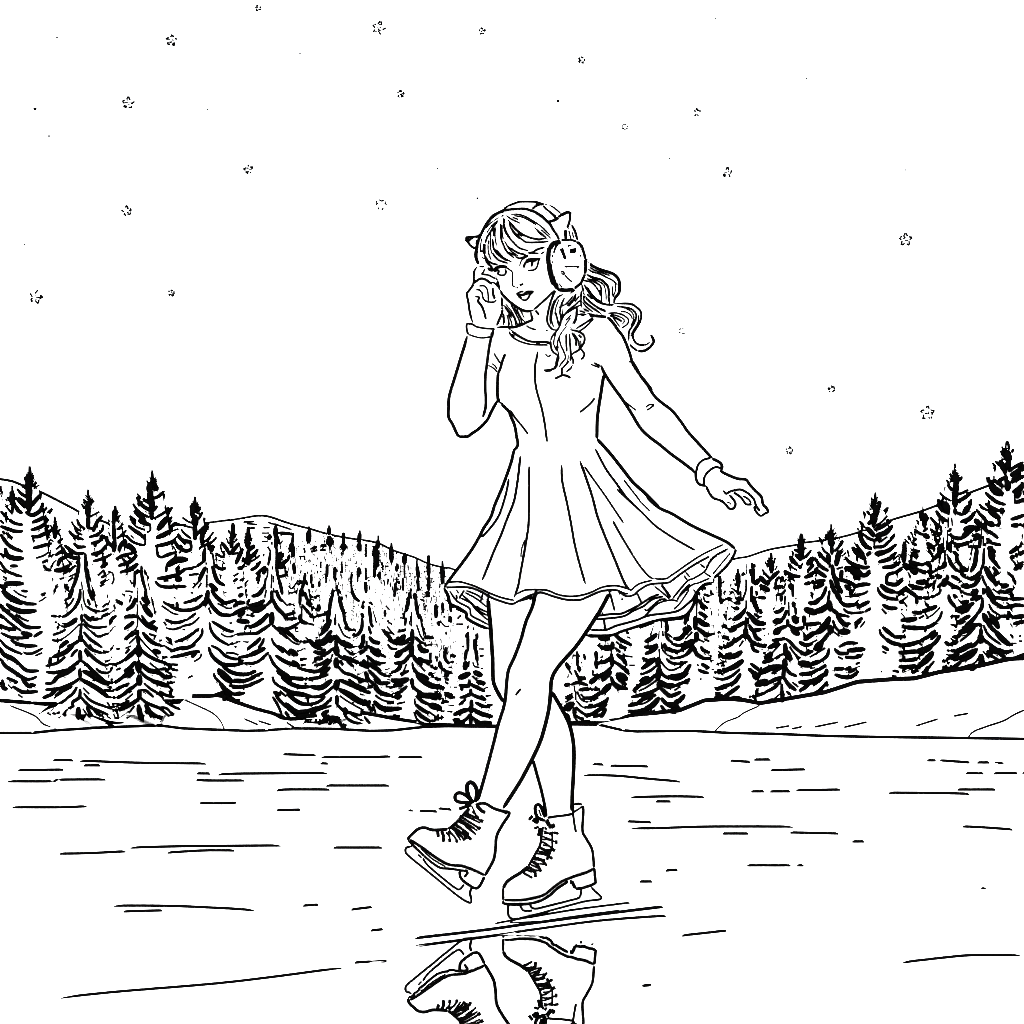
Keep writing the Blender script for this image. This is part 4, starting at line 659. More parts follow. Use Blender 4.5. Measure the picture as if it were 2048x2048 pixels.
        for k in range(11):                                  # spiky leader
            y = tip * (.25 + .75 * k / 10)
            for sd in (-1, 1):
                l = (4 + 13 * (y / tip)) * sc * rnd.uniform(.6, 1.15)
                stroke([(0, y), (sd * l * .6, y - l * .45), (sd * l, y - l * rnd.uniform(.8, 1.2))], rnd.uniform(3.2, 5.5) * sc, inn)
        y = tip * .95
        while y < H * .95:
            v = y / H
            w = wv(v)
            for sd in (-1, 1):
                if rnd.random() < .06 + .25 * max(0, v - .35): continue
                yy = y + rnd.uniform(-3, 3)
                x0 = min(5 + 26 * v, 16) * sc * rnd.uniform(.7, 1.3) if v > .16 else 1
                x1 = w * rnd.uniform(.72, 1.10)
                if x1 < x0 + 8 * sc: x1 = x0 + 12 * sc
                sl = (.95 - .75 * v) * rnd.uniform(.75, 1.2)
                y1 = yy - (x1 - x0) * sl
                pts = [(sd * x0, yy), (sd * (x0 + (x1 - x0) * .45), yy - (x1 - x0) * sl * .28 + 2), (sd * x1, y1)]
                stroke(pts, rnd.uniform(7, 13) * sc, (inn, out, mid)[rnd.randrange(3)])
                if rnd.random() < .5:
                    o = rnd.uniform(4, 8)
                    stroke([(sd * (x0 + (x1 - x0) * .5), yy - (x1 - x0) * sl * .3 + o), (sd * x1 * 1.02, y1 + o)], rnd.uniform(1.6, 4) * sc, mid)
            y += rnd.uniform(15, 20) * sc * (.85 + .45 * v)
    else:
        both = (-1, 1)
        y = 22
        while y < H * .72:
            v = y / H
            w = wv(v)
            for k in range(rnd.choice((2, 3, 4)) if y < 110 else rnd.choice((1, 2, 2))):
                x0 = rnd.choice((-.95, -.5, -.12, .3, .72)) * w + rnd.gauss(0, 1.3 + max(0, 70 - y) * .05)
                sd = -1 if x0 < 0 else 1
                if rnd.random() < .5: l, d = rnd.uniform(-1, 1), rnd.uniform(4, 11)
                else: l, d = rnd.uniform(2, 6), rnd.uniform(-1, 4)
                stroke([(x0, y), (x0 + sd * l, y + d)], rnd.uniform(1.3, 2.5), mid, both)
            y += rnd.uniform(3.4, 5.2)
        stroke([(0, 0), (0, 26)], 8, lambda t: .3 + .7 * t)
    WOOD.append((mb, root, base, ax, ay, hw, Y, nbody))
    tr = MB()
    NT = 8
    rr = max(4.0, hw * .06) * s
    vs = []
    for z, q in ((-.25, 1.25), (.02 * H * s, 1.0), (.3 * H * s, .75), (.86 * H * s, .25)):
        for k in range(NT):
            a = 2 * math.pi * k / NT
            vs.append(base + Vector((math.cos(a) * rr * q, math.sin(a) * rr * q, z)))
    fs = [(i * NT + k, i * NT + (k + 1) % NT, (i + 1) * NT + (k + 1) % NT, (i + 1) * NT + k) for i in range(3) for k in range(NT)]
    tr.add(vs, fs + [tuple(3 * NT + k for k in range(NT))], 0)
    tr.build("trunk", [INK], root, base)
    return root

def cy(x): return lerp_at(list(zip(cols, crestYs)), x)
TREES = [
 # style, apex x, apex y, crown half-width, metres behind the bank's edge, label, foot
 ('up', -12, 952, 62, 24, "snowy spruce cut off by the left edge of the picture", None),
 ('up', 23, 972, 40, 32, "slim spruce squeezed between the left edge and the wide one crossing the left hill's crest", None),
 ('up', 59, 932, 70, 18, "tall wide spruce nearest the left edge, its black tip above the left hill", None),
 ('up', 110, 1034, 34, 30, "short slim spruce between the two tallest spruces at far left", None),
 ('up', 175, 978, 58, 22, "tall spruce standing right behind the leftmost low pointed spruce", None),
 ('up', 231, 1010, 42, 30, "thin-tipped spruce in the dip left of the tallest spruce of the left shore", None),
 ('up', 304, 942, 78, 18, "tallest spruce of the left group, its shaggy black tip clear of the hills", None),
 ('up', 390, 993, 58, 24, "spruce with a bare tip just right of the tallest of the left group", None),
 ('down', 163, 1100, 84, 0, "front spruce on the left bank with drooping skirt, the left one of the pair", 1440),
 ('down', 281, 1120, 84, 0, "front spruce on the left bank with drooping skirt, the right one of the pair", 1441),
 ('down', 416, 1075, 92, 5, "broad drooping spruce where the left bank begins to slope down", None),
 ('up', 465, 1048, 46, 22, "small spruce under the hatching of the middle hill, the left of two close tips", None),
 ('up', 495, 1056, 44, 28, "small spruce under the hatching of the middle hill, the right of two close tips", None),
 ('down', 546, 1052, 92, 4, "tall drooping spruce below the summit of the middle hill", None),
 ('fine', 585, 1066, 30, 45, "thin speckled spruce right beside the tall drooping one below the hilltop", None),
 ('fine', 618, 1054, 32, 50, "speckled ridge spruce, first to break the skyline right of the hilltop", None),
 ('fine', 658, 1050, 32, 52, "speckled ridge spruce, the tallest bare tip on the falling skyline", None),
 ('fine', 687, 1066, 28, 48, "short speckled ridge spruce, tip just right of the tallest bare tip on that skyline", None),
 ('fine', 719, 1060, 32, 52, "speckled ridge spruce halfway down the middle hill's falling skyline", None),
 ('fine', 756, 1070, 32, 48, "speckled ridge spruce, fourth tip to the left of the dress", None),
 ('fine', 783, 1085, 32, 44, "speckled ridge spruce, third tip from the skirt along the skyline", None),
 ('fine', 809, 1106, 30, 40, "short speckled spruce just under the skyline near the skirt", None),
 ('fine', 834, 1124, 28, 46, "lowest speckled spruce under the skyline, between two tips by the skirt", None),
 ('fine', 857, 1111, 30, 42, "speckled ridge spruce, second tip from the skirt's left corner", None),
 ('fine', 885, 1121, 28, 36, "speckled ridge spruce touching the left corner of the skirt", None),
 ('down', 606, 1142, 62, 10, "pale pointed spruce half hidden between two drooping spruces below the ridge", None),
 ('down', 671, 1160, 76, 0, "drooping spruce standing lowest on the bank below the speckled ridge", 1447),
 ('down', 733, 1186, 70, 4, "drooping spruce right of the one standing lowest on the bank", None),
 ('down', 822, 1176, 72, 3, "drooping spruce nearest to the skirt's left corner", None),
 ('fine', 892, 1262, 24, 14, "small faint spruce beneath the left corner of the petticoat", None),
 ('down', 941, 1240, 50, 2, "narrow spruce right behind the skater's bare leg, on its left", None),
 ('down', 1153, 1300, 46, 2, "small spruce behind the skater's right-hand knee", None),
 ('down', 1226, 1235, 58, 3, "spruce below the trailing petticoat, nearest to the legs", None),
 ('down', 1320, 1225, 72, 4, "spruce under the right end of the petticoat, standing on the bank's edge", None),
 ('fine', 1438, 1150, 30, 26, "faint speckled spruce beside the right corner of the skirt", None),
 ('down', 1393, 1170, 52, 8, "slender drooping spruce just right of the petticoat's end", None),
 ('up', 1475, 1137, 40, 22, "short spruce with a plain black tip, second to the right of the skirt's corner", None),
 ('up', 1541, 1106, 44, 24, "spruce with a plain black tip just below the start of the right hill's line", None),
 ('down', 1494, 1126, 72, 5, "drooping spruce with split trunk below the outstretched hand", None),
 ('up', 1602, 1069, 50, 22, "spruce whose tip just crosses the right hill's line, left of centre on that shore", None),
 ('down', 1572, 1140, 76, 4, "wide drooping spruce where the right bank starts to climb", None),
 ('up', 1810, 1082, 34, 26, "little spruce tucked low between the taller ones of the right hill", None),
 ('up', 1663, 1050, 62, 14, "spruce with rounded shoulders and tip across the right hill's line", None),
 ('up', 1751, 985, 68, 18, "tall spruce alone at the middle of the right hill's rising line", None),
 ('up', 1847, 1010, 46, 24, "small tip just touching the right hill's line beside the second tallest spruce", None),
 ('up', 1911, 927, 70, 15, "second tallest spruce of the right shore, with a thin needle tip", None),
 ('down', 1965, 1035, 84, 4, "drooping front spruce at the right end of the bank", None),
 ('down', 1894, 1080, 74, 10, "drooping spruce beneath the second tallest one of the right shore", None),
 ('up', 2014, 881, 76, 17, "tallest spruce of all, by the right edge of the picture", None),
 ('up', 2078, 960, 66, 14, "spruce mostly cut off by the right edge of the picture", None),
]
for st, ax, ay, hw, off, lab, by in TREES:
    tree(st, ax, ay, hw, cy(ax) + off, lab, by)
def dress_wood():
    """Give every traced bough to the tree it belongs to and lay it over that tree's snow."""
    rnd = random.Random(11)
    V, F, owner = [], [], []
    for k, (mb, root, base, ax, ay, hw, Y, (nf, nv)) in enumerate(WOOD):
        o = len(V)
        V += mb.v[:nv]
        F += [tuple(i + o for i in q) for q in mb.f[:nf]]
        owner += [k] * nf
    bvh = BVHTree.FromPolygons(V, F)
    def cast(x, y):
        return bvh.ray_cast(EYE, (P(x, y, 1) - EYE).normalized(), 900)
    for ox, oy, sc, txt in BOUGHS:
        for row in txt.replace('\n', '').split(';'):
            v = [float(q) for q in row.split()]
            w = v[0] * sc
            raw = [(ox + v[i] * sc, oy + v[i + 1] * sc) for i in range(1, len(v), 2)]
            pts = smooth(raw, 4)
            if v[0] >= 45:                           # let stout strokes run out into their points
                for e, q in ((0, 1), (-1, -2)):
                    (x0, y0), (x1, y1) = pts[e], pts[q]
                    l = math.hypot(x0 - x1, y0 - y1) or 1
                    p = (x0 + (x0 - x1) / l * w * .4, y0 + (y0 - y1) / l * w * .4)
                    pts = [p] + pts if e == 0 else pts + [p]
            mx, my = pts[len(pts) // 2]
            if (ox == 1600 and mx > 1806) or (ox == 1370 and mx > 1602) or (ox == 1130 and mx > 1376) or \
               (ox == 500 and mx > 754) or (ox == 250 and mx > 506) or (ox == 0 and mx > 254) or (ox == 1370 and oy == 1190 and my < 1306):
                continue                             # drawn on the neighbouring detail
            loc, nor, idx, dist = cast(mx, my)
            k = owner[idx] if loc else None
            best = min(range(len(WOOD)), key=lambda i: abs(WOOD[i][3] - mx) / WOOD[i][5] + max(0, WOOD[i][4] - 4 - my) * 9 +
                       (0.02 * abs(my - WOOD[i][4]) if my < WOOD[i][4] + 60 else .6))
            near_tip = min(range(len(WOOD)), key=lambda i: math.hypot(WOOD[i][3] - mx, WOOD[i][4] - my))
            if math.hypot(WOOD[near_tip][3] - mx, WOOD[near_tip][4] - my) < 45 and abs(WOOD[near_tip][3] - mx) < 26: k = near_tip
            elif k is None: k = best
            mb, root, base, ax, ay, hw, Y, _ = WOOD[k]
            Yt = Y + .02
            ds = []
            for i, (x, y) in enumerate(pts):
                h = [q[0].y for q in (cast(x, y), cast(x, y - w / 2), cast(x, y + w / 2)) if q[0]]
                g = GROUND.ray_cast(EYE, (P(x, y, 1) - EYE).normalized(), 900)[0]
                ds.append(min(h + [Yt] + ([g.y] if g else [])))
            dm = [min(ds[max(i - 2, 0):i + 3]) for i in range(len(ds))]
            n = len(pts)
            ws, P3 = [], []
            for i, ((x, y), dd) in enumerate(zip(pts, dm)):
                t = i / max(n - 1, 1)
                ww = (w * (.38 + .66 * max(0, math.sin(math.pi * t)) ** .5) + EROS * .9) / 2 if v[0] >= 35 else (w * .9 + EROS * .9) / 2
                P3.append(P(x, y, dd - ww * K * dd * .7 - .04))
                ws.append(ww * K * dd)
            tube(mb, P3, ws, 1, .4, 6)
            if v[0] >= 35 and n > 4:                 # loose needles along the lower side
                for q in range(rnd.choice((0, 1, 1, 2))):
                    i = rnd.randrange(1, n - 1)
                    d = (P3[-1] - P3[0]).normalized() * rnd.choice((-1, 1))
                    a = P3[i] + Vector((0, -.03, -ws[i] * rnd.uniform(.9, 1.6)))
                    L = rnd.uniform(3, 9) * K * Y
                    tube(mb, [a, a + d * L * .5, a + d * L + Vector((0, 0, rnd.uniform(-.15, .05) * L))], [1.4 * K * Y, 1.3 * K * Y, .7 * K * Y], 1, .5, 4)
    for mb, root, base, *_ in WOOD:
        mb.build("crown", [SNOW, INK], root, base)
dress_wood()

# ------------------------------------------------------------------ stars
def star(px, py, r, label, faint=False, seed=0):
    rnd = random.Random(int(px * 13 + py))
    Y = 400
    mb = MB()
    c = P(px, py, Y)
    s = K * Y
    if r < 5:                                        # a speck: a tiny solid five-pointed star
        v, q = [c + Vector((0, -r * s * .6, 0)), c + Vector((0, r * s * .6, 0))], []
        for k in range(10):
            a, rr = math.pi / 2 + math.pi * k / 5, (r if k % 2 == 0 else r * .62)
            v.append(c + Vector((math.cos(a) * rr, 0, math.sin(a) * rr)) * s)
        for k in range(10):
            i, j = 2 + k, 2 + (k + 1) % 10
            q += [(0, j, i), (1, i, j)]
        mb.add(v, q, 0)
    else:
        rot = rnd.uniform(-.3, .3)
        cs = []
        for k in range(10):
            a, rr = math.pi / 2 + rot + math.pi * k / 5, (r if k % 2 == 0 else r * .47)
            cs.append((math.cos(a) * rr, math.sin(a) * rr))
        w = (2.1 if not faint else 3.2)
        r *= 1.1
        ring = [c + Vector((x, 0, y)) * s for x, y in cs]
        tube(mb, ring + [ring[0]], [.22 * s] * 11, 0, 1)
        for k in range(10):
            (x0, y0), (x1, y1) = cs[k], cs[(k + 1) % 10]
            t0, t1 = (rnd.uniform(0, .25), rnd.uniform(.6, 1)) if not faint else (rnd.uniform(.1, .5),) * 2
            if faint: t1 = t0 + .32
            if rnd.random() < (.16 if not faint else .15): continue
            tube(mb, [c + Vector((x0 + (x1 - x0) * t, 0, y0 + (y1 - y0) * t)) * s for t in (t0, (t0 + t1) / 2, t1)], [w * s] * 3, 0, 1)
        for k in range(int(r / 1.9) if not faint else 0):
            a, rr = rnd.uniform(0, 6.28), rnd.uniform(.1, .55) * r
            x, y, l = math.cos(a) * rr, math.sin(a) * rr, rnd.uniform(1, 3)
            tube(mb, [c + Vector((x - l, 0, y)) * s, c + Vector((x + l, 0, y + rnd.uniform(-1, 1))) * s], [1.4 * s] * 2, 0, 1)
    o = mb.build("star", [INK], None, c, flat=True)
    return tag(o, label, "star", "stars in the sky")
Z = .53
for x, y, r, lab, ft in [
 (758, 56, 16, "largest sketchy star at the top, above the skater's head to the left", False),
 (343, 81, 13, "ragged star at upper left, nearest to the corner's black speck", False),
 (516, 16, 7, "small broken star touching the top edge of the picture", False),
 (964, 62, 8, "small star at the top just right of the largest sketchy star", False),
 (256, 206, 14, "busy ragged star left of centre, above another at the same distance from the edge", False),
 (801, 188, 9, "small star below the largest sketchy star at the top", False),
 (497, 339, 11, "open broken star halfway between the left edge and the skater's head", False),
 (254, 422, 12, "ragged star above the left hill, straight below the busy one", False),
 (762, 409, 13, "faint dotted star to the left of the cat ear", True),
 (70, 218, 4.6, "tiny ring-like star near the left edge", False),
 (114, 75, 3.2, "black speck of a star in the upper left corner", False),
 (600, 107, 2.7, "black speck of a star left of the largest sketchy star", False),
 (415, 219, 2.7, "black speck of a star right of the busy ragged star", False),
 (98, 272, 3.2, "black speck of a star below the tiny ring near the left edge", False),
 (49, 489, 2.7, "black speck of a star above the clear five-pointed star at the left edge", False),
 (875, 337, 2.8, "speck of a star up and to the left of the skater's hair", False),
 (955, 397, 3.6, "dash-like speck of a star just over the skater's hair", False),
 (1163, 120, 8, "small broken star right of the top centre", False),
 (1116, 202, 4.4, "tiny round star above the skater's headphones", False),
 (1394, 225, 9, "small star with open right side in the upper right sky", False),
 (1250, 254, 7, "faint three-dot star between the tiny round star and the small open one", True),
 (1454, 345, 12, "ragged star in the middle of the right sky", False),
 (1811, 479, 15, "large ragged star high near the right edge", False),
 (1431, 37, 2.7, "black speck of a star near the top edge right of centre", False),
 (1613, 157, 2.7, "black speck of a star in the upper right corner", False),
 (1339, 317, 2.7, "black speck of a star left of the ragged star in the right sky", False),
 (1811, 340, 2.4, "black speck of a star straight above the large ragged star at right", False),
 (72, 594, 15, "clear five-pointed star low near the left edge", False),
 (343, 586, 8, "small star low at left above the tallest spruce of the left shore", False),
 (1364, 662, 8, "faint crescent-like star beside the curl of hair", True),
 (1663, 778, 9, "small star left of the large low star at right", False),
 (1855, 826, 16, "large sharp star low at right above the spruces", False),
 (1579, 901, 9, "small broken star lowest of all, right of the outstretched hand", False)]:
    star(x, y, r, lab, ft)

# ------------------------------------------------------------------ the skater
FOOT = P(1060, 1838, 6.05); FOOT.z = 0
skater = empty("person", FOOT, "young woman in flared long-sleeved dress skating on one foot, one hand at her ear", "person")
D0 = 6.0

# --- body: one continuous skin
b = MB()
headL = FX("1005,425 980,440 962,470 956,500 958,530 985,550 993,565 1000,580 1008,592 1020,602 1033,612 1045,620")
headR = FX("1110,425 1125,440 1138,470 1142,500 1140,530 1132,555 1120,570 1108,582 1098,592 1088,603 1076,612 1066,620")
loft(b, headL, headR, [5.98, 5.97, 5.96, 5.955, 5.955], [.7, .75, .78, .78, .75, .65], 28, 24)
chain(b, [(1030, 545, 5.887, 5), (1026, 562, 5.876, 6), (1029, 572, 5.88, 5)])                       # nose
loft(b, FX("1042,585 1045,620 1040,660 1020,690"), FX("1112,585 1110,620 1115,655 1140,690"), 5.99, .9, 12)      # neck
loft(b, FX("1048,640 1030,652 1010,680 1005,720 1003,790 1020,840 1038,890 1020,980 1000,1060 985,1150 990,1190"),
     FX("1120,640 1190,645 1215,680 1208,720 1200,790 1192,840 1190,890 1225,980 1240,1060 1230,1150 1200,1190"), 6.0,
     [.35, .5, .55, .6, .6, .6, .55], 30, 22)                                                       # trunk
loft(b, FX("1160,655 1172,690 1195,735 1230,780 1268,835 1310,885 1360,925 1395,950 1406,962"),
     FX("1215,650 1245,690 1265,735 1300,785 1340,820 1375,865 1405,900 1425,922 1436,934"), [6.0, 5.98, 5.95, 5.93], .95, 26, 14)   # extended arm
loft(b, FX("1000,680 985,720 960,780 930,850 925,868"), FX("1030,720 1002,790 985,820 955,860 945,872"), [5.98, 5.95, 5.9], .9, 14, 14)  # raised arm, upper
loft(b, FX("912,862 905,820 925,740 942,680 947,655 942,640"), FX("945,866 965,830 968,740 978,680 990,655 998,640"), [5.90, 5.86, 5.84], .9, 16, 14)  # forearm
legFL = FX("1095,1120 1085,1150 1065,1212 1042,1278 1017,1340 1012,1390 1007,1415 996,1450 986,1490 970,1550 955,1605 950,1640")
legFR = FX("1235,1120 1230,1150 1201,1220 1170,1268 1118,1332 1104,1357 1101,1388 1098,1417 1089,1456 1077,1492 1048,1550 1006,1620 995,1645")
loft(b, legFL, legFR, [5.94, 5.92, 5.92, 5.95, 5.98], .95, 36, 18)
legBL = FX("972,1120 975,1150 978,1220 982,1285 986,1357 990,1373 1007,1404 1030,1450 1060,1510 1074,1550 1086,1610 1092,1650")
legBR = FX("1110,1120 1100,1150 1095,1250 1090,1320 1100,1370 1105,1385 1120,1411 1137,1444 1145,1473 1148,1502 1146,1550 1143,1610 1143,1650")
loft(b, legBL, legBR, [6.06, 6.07, 6.10, 6.10, 6.08], .95, 36, 18)
# hand held to the ear: palm, four curled fingers, thumb
loft(b, FA("300 1720 260 1600 240 1480 222 1360 250 1290 330 1200"), FA("600 1740 650 1620 660 1500 650 1400 620 1330 590 1250"), 5.835, .42, 16, 14)
chain(b, [(942, 573, 5.84, 9), (950, 552, 5.825, 8), (962, 541, 5.825, 7.5), (976, 545, 5.83, 7), (988, 553, 5.84, 6)])
chain(b, [(937, 585, 5.83, 9), (952, 566, 5.815, 8.5), (972, 566, 5.81, 8), (988, 575, 5.815, 7), (992, 592, 5.82, 6.5)])
chain(b, [(938, 597, 5.82, 9), (956, 577, 5.805, 8), (971, 582, 5.795, 7.5), (977, 598, 5.80, 6.5)])
chain(b, [(942, 604, 5.82, 8), (953, 586, 5.80, 7), (962, 592, 5.79, 6), (967, 602, 5.795, 5.5)])
chain(b, [(978, 622, 5.82, 9), (986, 606, 5.805, 7.5), (988, 590, 5.80, 6), (986, 578, 5.80, 5)])
# reaching hand
loft(b, FD("1265 1500 1300 1580 1345 1628 1420 1610 1500 1560 1560 1545"), FD("1410 1360 1480 1400 1560 1432 1610 1440 1650 1450 1690 1500"), 5.93, .38, 16, 14)
def fd(*q): return [(1150 + x * FD.s, 660 + y * FD.s, d, r) for x, y, d, r in q]
chain(b, fd((1620, 1480, 5.93, 9), (1700, 1540, 5.925, 8), (1775, 1630, 5.92, 6.5), (1815, 1710, 5.92, 5.5), (1850, 1755, 5.92, 5)))
chain(b, fd((1600, 1515, 5.94, 8), (1680, 1600, 5.94, 7), (1745, 1680, 5.94, 6), (1790, 1765, 5.94, 5)))
chain(b, fd((1560, 1530, 5.95, 7), (1640, 1600, 5.95, 6.5), (1690, 1660, 5.95, 5)))
chain(b, fd((1520, 1540, 5.955, 6), (1590, 1580, 5.96, 5.5), (1640, 1640, 5.96, 4.5)))
chain(b, fd((1370, 1570, 5.92, 9), (1440, 1610, 5.91, 8), (1490, 1655, 5.905, 7), (1515, 1695, 5.905, 5.5)))
body = fuse(b, 0.0052)
ink(body, FA, [
 (28, "590 1110 610 1180 640 1280 680 1350 760 1430 850 1500 930 1545 1000 1560 1080 1545"),
 (20, "1080 1540 1150 1480 1250 1390 1350 1290"),
 (34, "480 1000 540 1035 600 1005 650 985 710 990 735 1005"), (12, "720 995 765 1025 803 1060 805 1140 805 1230 830 1245 860 1268"),
 (18, "640 1035 625 1060 615 1080 660 1100 705 1090 722 1050 705 1018"), (20, "560 1050 630 1030"),
 (46, "975 930 1020 905 1070 900 1120 895"), (26, "1090 890 1165 885"), (24, "985 920 960 960 950 1005"),
 (16, "1165 870 1140 920 1120 990 1080 1030 1000 1037"), (26, "1060 920 1055 980"), (12, "1035 975 1065 980"),
 (10, "1010 850 940 890 910 930 895 985"), (22, "895 1230 945 1207"), (10, "860 1268 872 1245"),
 (16, "850 1345 900 1315 950 1305"), (14, "1080 1305 1000 1305 955 1330"), (26, "860 1350 930 1352 990 1335 1070 1312"),
 (24, "875 1365 905 1385 925 1408"), (18, "1080 1305 1030 1350 1010 1390 970 1420 920 1410"),
 (20, "1100 1550 1150 1612"), (14, "980 1745 1040 1780 1110 1800"), (10, "1230 1808 1262 1808"),
 (24, "350 990 310 1050 305 1150 295 1220 240 1300 215 1340 235 1440 250 1550 270 1640 295 1710"),
 (14, "365 985 445 985"), (18, "450 1010 430 1055 410 1085 490 1095 560 1130 600 1150"),
 (26, "310 1195 380 1145 440 1145 500 1180 540 1215"), (16, "520 1195 570 1195 620 1250"),
 (16, "365 1240 430 1230 475 1270 490 1340 495 1430"), (18, "315 1290 370 1285 410 1320 425 1390 460 1430 520 1445 570 1440 600 1415"),
 (28, "550 1255 555 1340 580 1405"), (16, "315 1370 390 1380"), (24, "390 1385 360 1430 410 1500 440 1580 465 1670"),
 (26, "665 1380 670 1480 670 1580 640 1660 600 1750")], 'body', 5.86)
ink(body, FD, [
 (24, "1400 1360 1480 1400 1570 1435 1650 1445 1690 1495 1740 1550 1800 1610 1815 1680 1850 1720 1872 1758"),
 (20, "1265 1505 1300 1580 1340 1625 1400 1645 1450 1680 1490 1725 1530 1725 1550 1690 1540 1650 1490 1590"),
 (18, "1430 1545 1460 1580 1500 1560 1560 1545 1610 1545 1680 1585 1730 1640 1750 1700 1790 1750"),
 (18, "1530 1570 1600 1615 1640 1670 1660 1685 1710 1685"), (12, "1620 1600 1680 1640 1700 1680"),
 (18, "1730 1700 1740 1740 1770 1780 1800 1795 1840 1770 1875 1760"), (10, "1465 1668 1500 1672 1495 1695")], 'body', 5.93, .05)
ink(body, FG, [(34, "510 180 520 340 535 480 545 650 555 800 560 1000 580 1080 620 1160 660 1230"),
 (18, "775 1165 830 1095")], 'body', 6.08, .05)
ink(body, FX, [(6.0, "1073 1178 1065 1212 1052 1243 1042 1278 1029 1313 1017 1340 1013 1367 1011 1394 1007 1415 996 1450 986 1490 970 1550 955 1602"),
 (7.0, "1222 1180 1201 1220 1170 1268 1149 1297 1118 1332 1104 1357 1101 1388 1098 1417 1089 1456 1077 1492 1048 1550 1030 1580 1006 1617")], 'body', 5.94, .03)
ink(body, FX, [(7.0, "1104 1384 1120 1411 1137 1444 1145 1473 1148 1502 1147 1550 1145 1584 1144 1622"),
 (5.5, "1066 1521 1074 1550 1081 1575 1089 1610 1092 1634")], 'body', 6.1, .03)
body.build("body", [SKIN, INK], skater, FOOT)

# --- dress
d = MB()
loft(d, FX("1022,655 1002,690 1003,705 997,735 995,770 996,795 1005,812 1020,826 1030,850 1035,875 1036,895 1030,910"),
     FX("1222,640 1235,665 1228,700 1209,735 1204,770 1201,790 1198,815 1195,840 1193,860 1193,878 1196,892 1200,905"), 6.0,
     [.42, .5, .55, .62, .64, .62, .6, .56, .55], 34, 26)
sleeveL = FX("1160,640 1172,685 1188,720 1205,743 1226,770 1244,797 1266,832 1285,860 1320,890 1365,925 1392,948")
sleeveR = FX("1215,632 1238,660 1262,700 1267,722 1283,752 1309,792 1325,807 1345,822 1361,842 1394,883 1426,918")
loft(d, sleeveL, sleeveR, [6.0, 5.98, 5.95, 5.93], 1.0, 36, 18)
loft(d, FX("1005,665 985,705 960,780 928,855 922,872"), FX("1035,715 1003,795 990,815 960,850 940,873"), [5.98, 5.95, 5.91], .95, 18, 16)
loft(d, FC("330 1745 240 1520 237 1380 245 1250 330 960 440 600 480 470"), FC("560 1700 690 1500 716 1390 712 1160 745 740 790 490 800 400"),
     [5.895, 5.88, 5.86, 5.845, 5.84], .9, 24, 18)
# skirt: front and back cloth with folds
def edge(txts):
    o = []
    for f, t in txts: o += f(t)
    return o
skL = edge([(FE, "755 145 715 200 690 300 650 420 590 580 530 720 490 840 420 950 380 1030 310 1150 210 1290 140 1380 60 1490 42 1528")])
skR = edge([(FX, "1194 878 1218 904 1243 935 1266 964 1287 983 1307 1004 1320 1016")]) + edge([(FF, "1100 150 1300 270 1500 365 1680 450 1780 530")])
HEM = edge([(FE, "42 1528 100 1525 270 1525 390 1565 470 1610 560 1650 690 1685 760 1655 860 1605 950 1578 1000 1580 1120 1620 1230 1645 1350 1645 1420 1620 1550 1565 1640 1552"),
            (FF, "510 975 560 1015 620 1040 690 1020 740 975 860 910 1040 895 1100 865 1200 790 1350 690 1500 610 1700 530 1780 530")])
PET_LOW = edge([(FG, "95 130 130 200 150 280 220 310 300 370 310 420 420 480 530 520"), (FX, "1000 1268 1060 1276 1120 1274 1172 1269"),
            (FF, "430 1445 560 1400 750 1340 950 1285 1200 1250 1290 1180 1340 1080 1370 990 1440 910 1545 840 1600 790 1690 700 1750 610 1780 530")])
def sheet(mb, top, left, right, bottom, depth, nu=60, nv=30):
    T, B, L, R = resample(top, nu), resample(bottom, nu), resample(left, nv), resample(right, nv)
    vs = []
    for j in range(nv):
        v = j / (nv - 1)
        for i in range(nu):
            u = i / (nu - 1)
            q = [(1 - v) * T[i][c] + v * B[i][c] + (1 - u) * L[j][c] + u * R[j][c]
                 - ((1 - u) * (1 - v) * T[0][c] + u * (1 - v) * T[-1][c] + (1 - u) * v * B[0][c] + u * v * B[-1][c]) for c in (0, 1)]
            vs.append(P(q[0], q[1], depth(u, v)))
    mb.add(vs, [(j * nu + i, (j + 1) * nu + i, (j + 1) * nu + i + 1, j * nu + i + 1) for j in range(nv - 1) for i in range(nu - 1)])
fold = lambda u, v: .012 * v * math.sin(u * 31)
waist = [skL[0], (1115, 900), skR[0]]
sheet(d, waist, skL, skR, HEM, lambda u, v: D0 - (.085 + .20 * v) * max(0, math.sin(math.pi * u)) ** .7 - fold(u, v), 90, 30)
backhem = [skL[-1], (1000, 1210), (1170, 1222), (1330, 1190), skR[-1]]
sheet(d, [skL[0], (1115, 888), skR[0]], skL, skR, smooth(backhem, 8), lambda u, v: D0 + .02 * v + (.085 + .20 * v) * max(0, math.sin(math.pi * u)) ** .7, 50, 20)
ink(d, FC, [
 (34, "480 460 440 600 390 760 330 960 280 1120 245 1250 237 1380 240 1510 290 1600 340 1710 380 1755 480 1760 540 1720 640 1650 740 1540 800 1420 880 1280"),
 (30, "798 410 790 480 765 600 745 740 730 860 715 960 712 1160 720 1260 715 1390 690 1480 675 1515"),
 (16, "805 650 850 730 905 815"), (28, "970 690 935 780 910 870 880 945"), (10, "760 800 830 840 865 890"), (12, "750 840 820 880 865 930"),
 (34, "880 930 870 1060 870 1220 885 1290 940 1360 1010 1430 1040 1500 1090 1620 1115 1760 1130 1860 1095 1930"),
 (20, "1030 1420 1100 1520 1190 1630 1265 1730"),
 (24, "1390 660 1365 780 1352 860 1352 1020 1370 1150 1400 1260 1440 1400 1475 1580 1495 1730 1508 1830")], 'body', 5.9, .05)
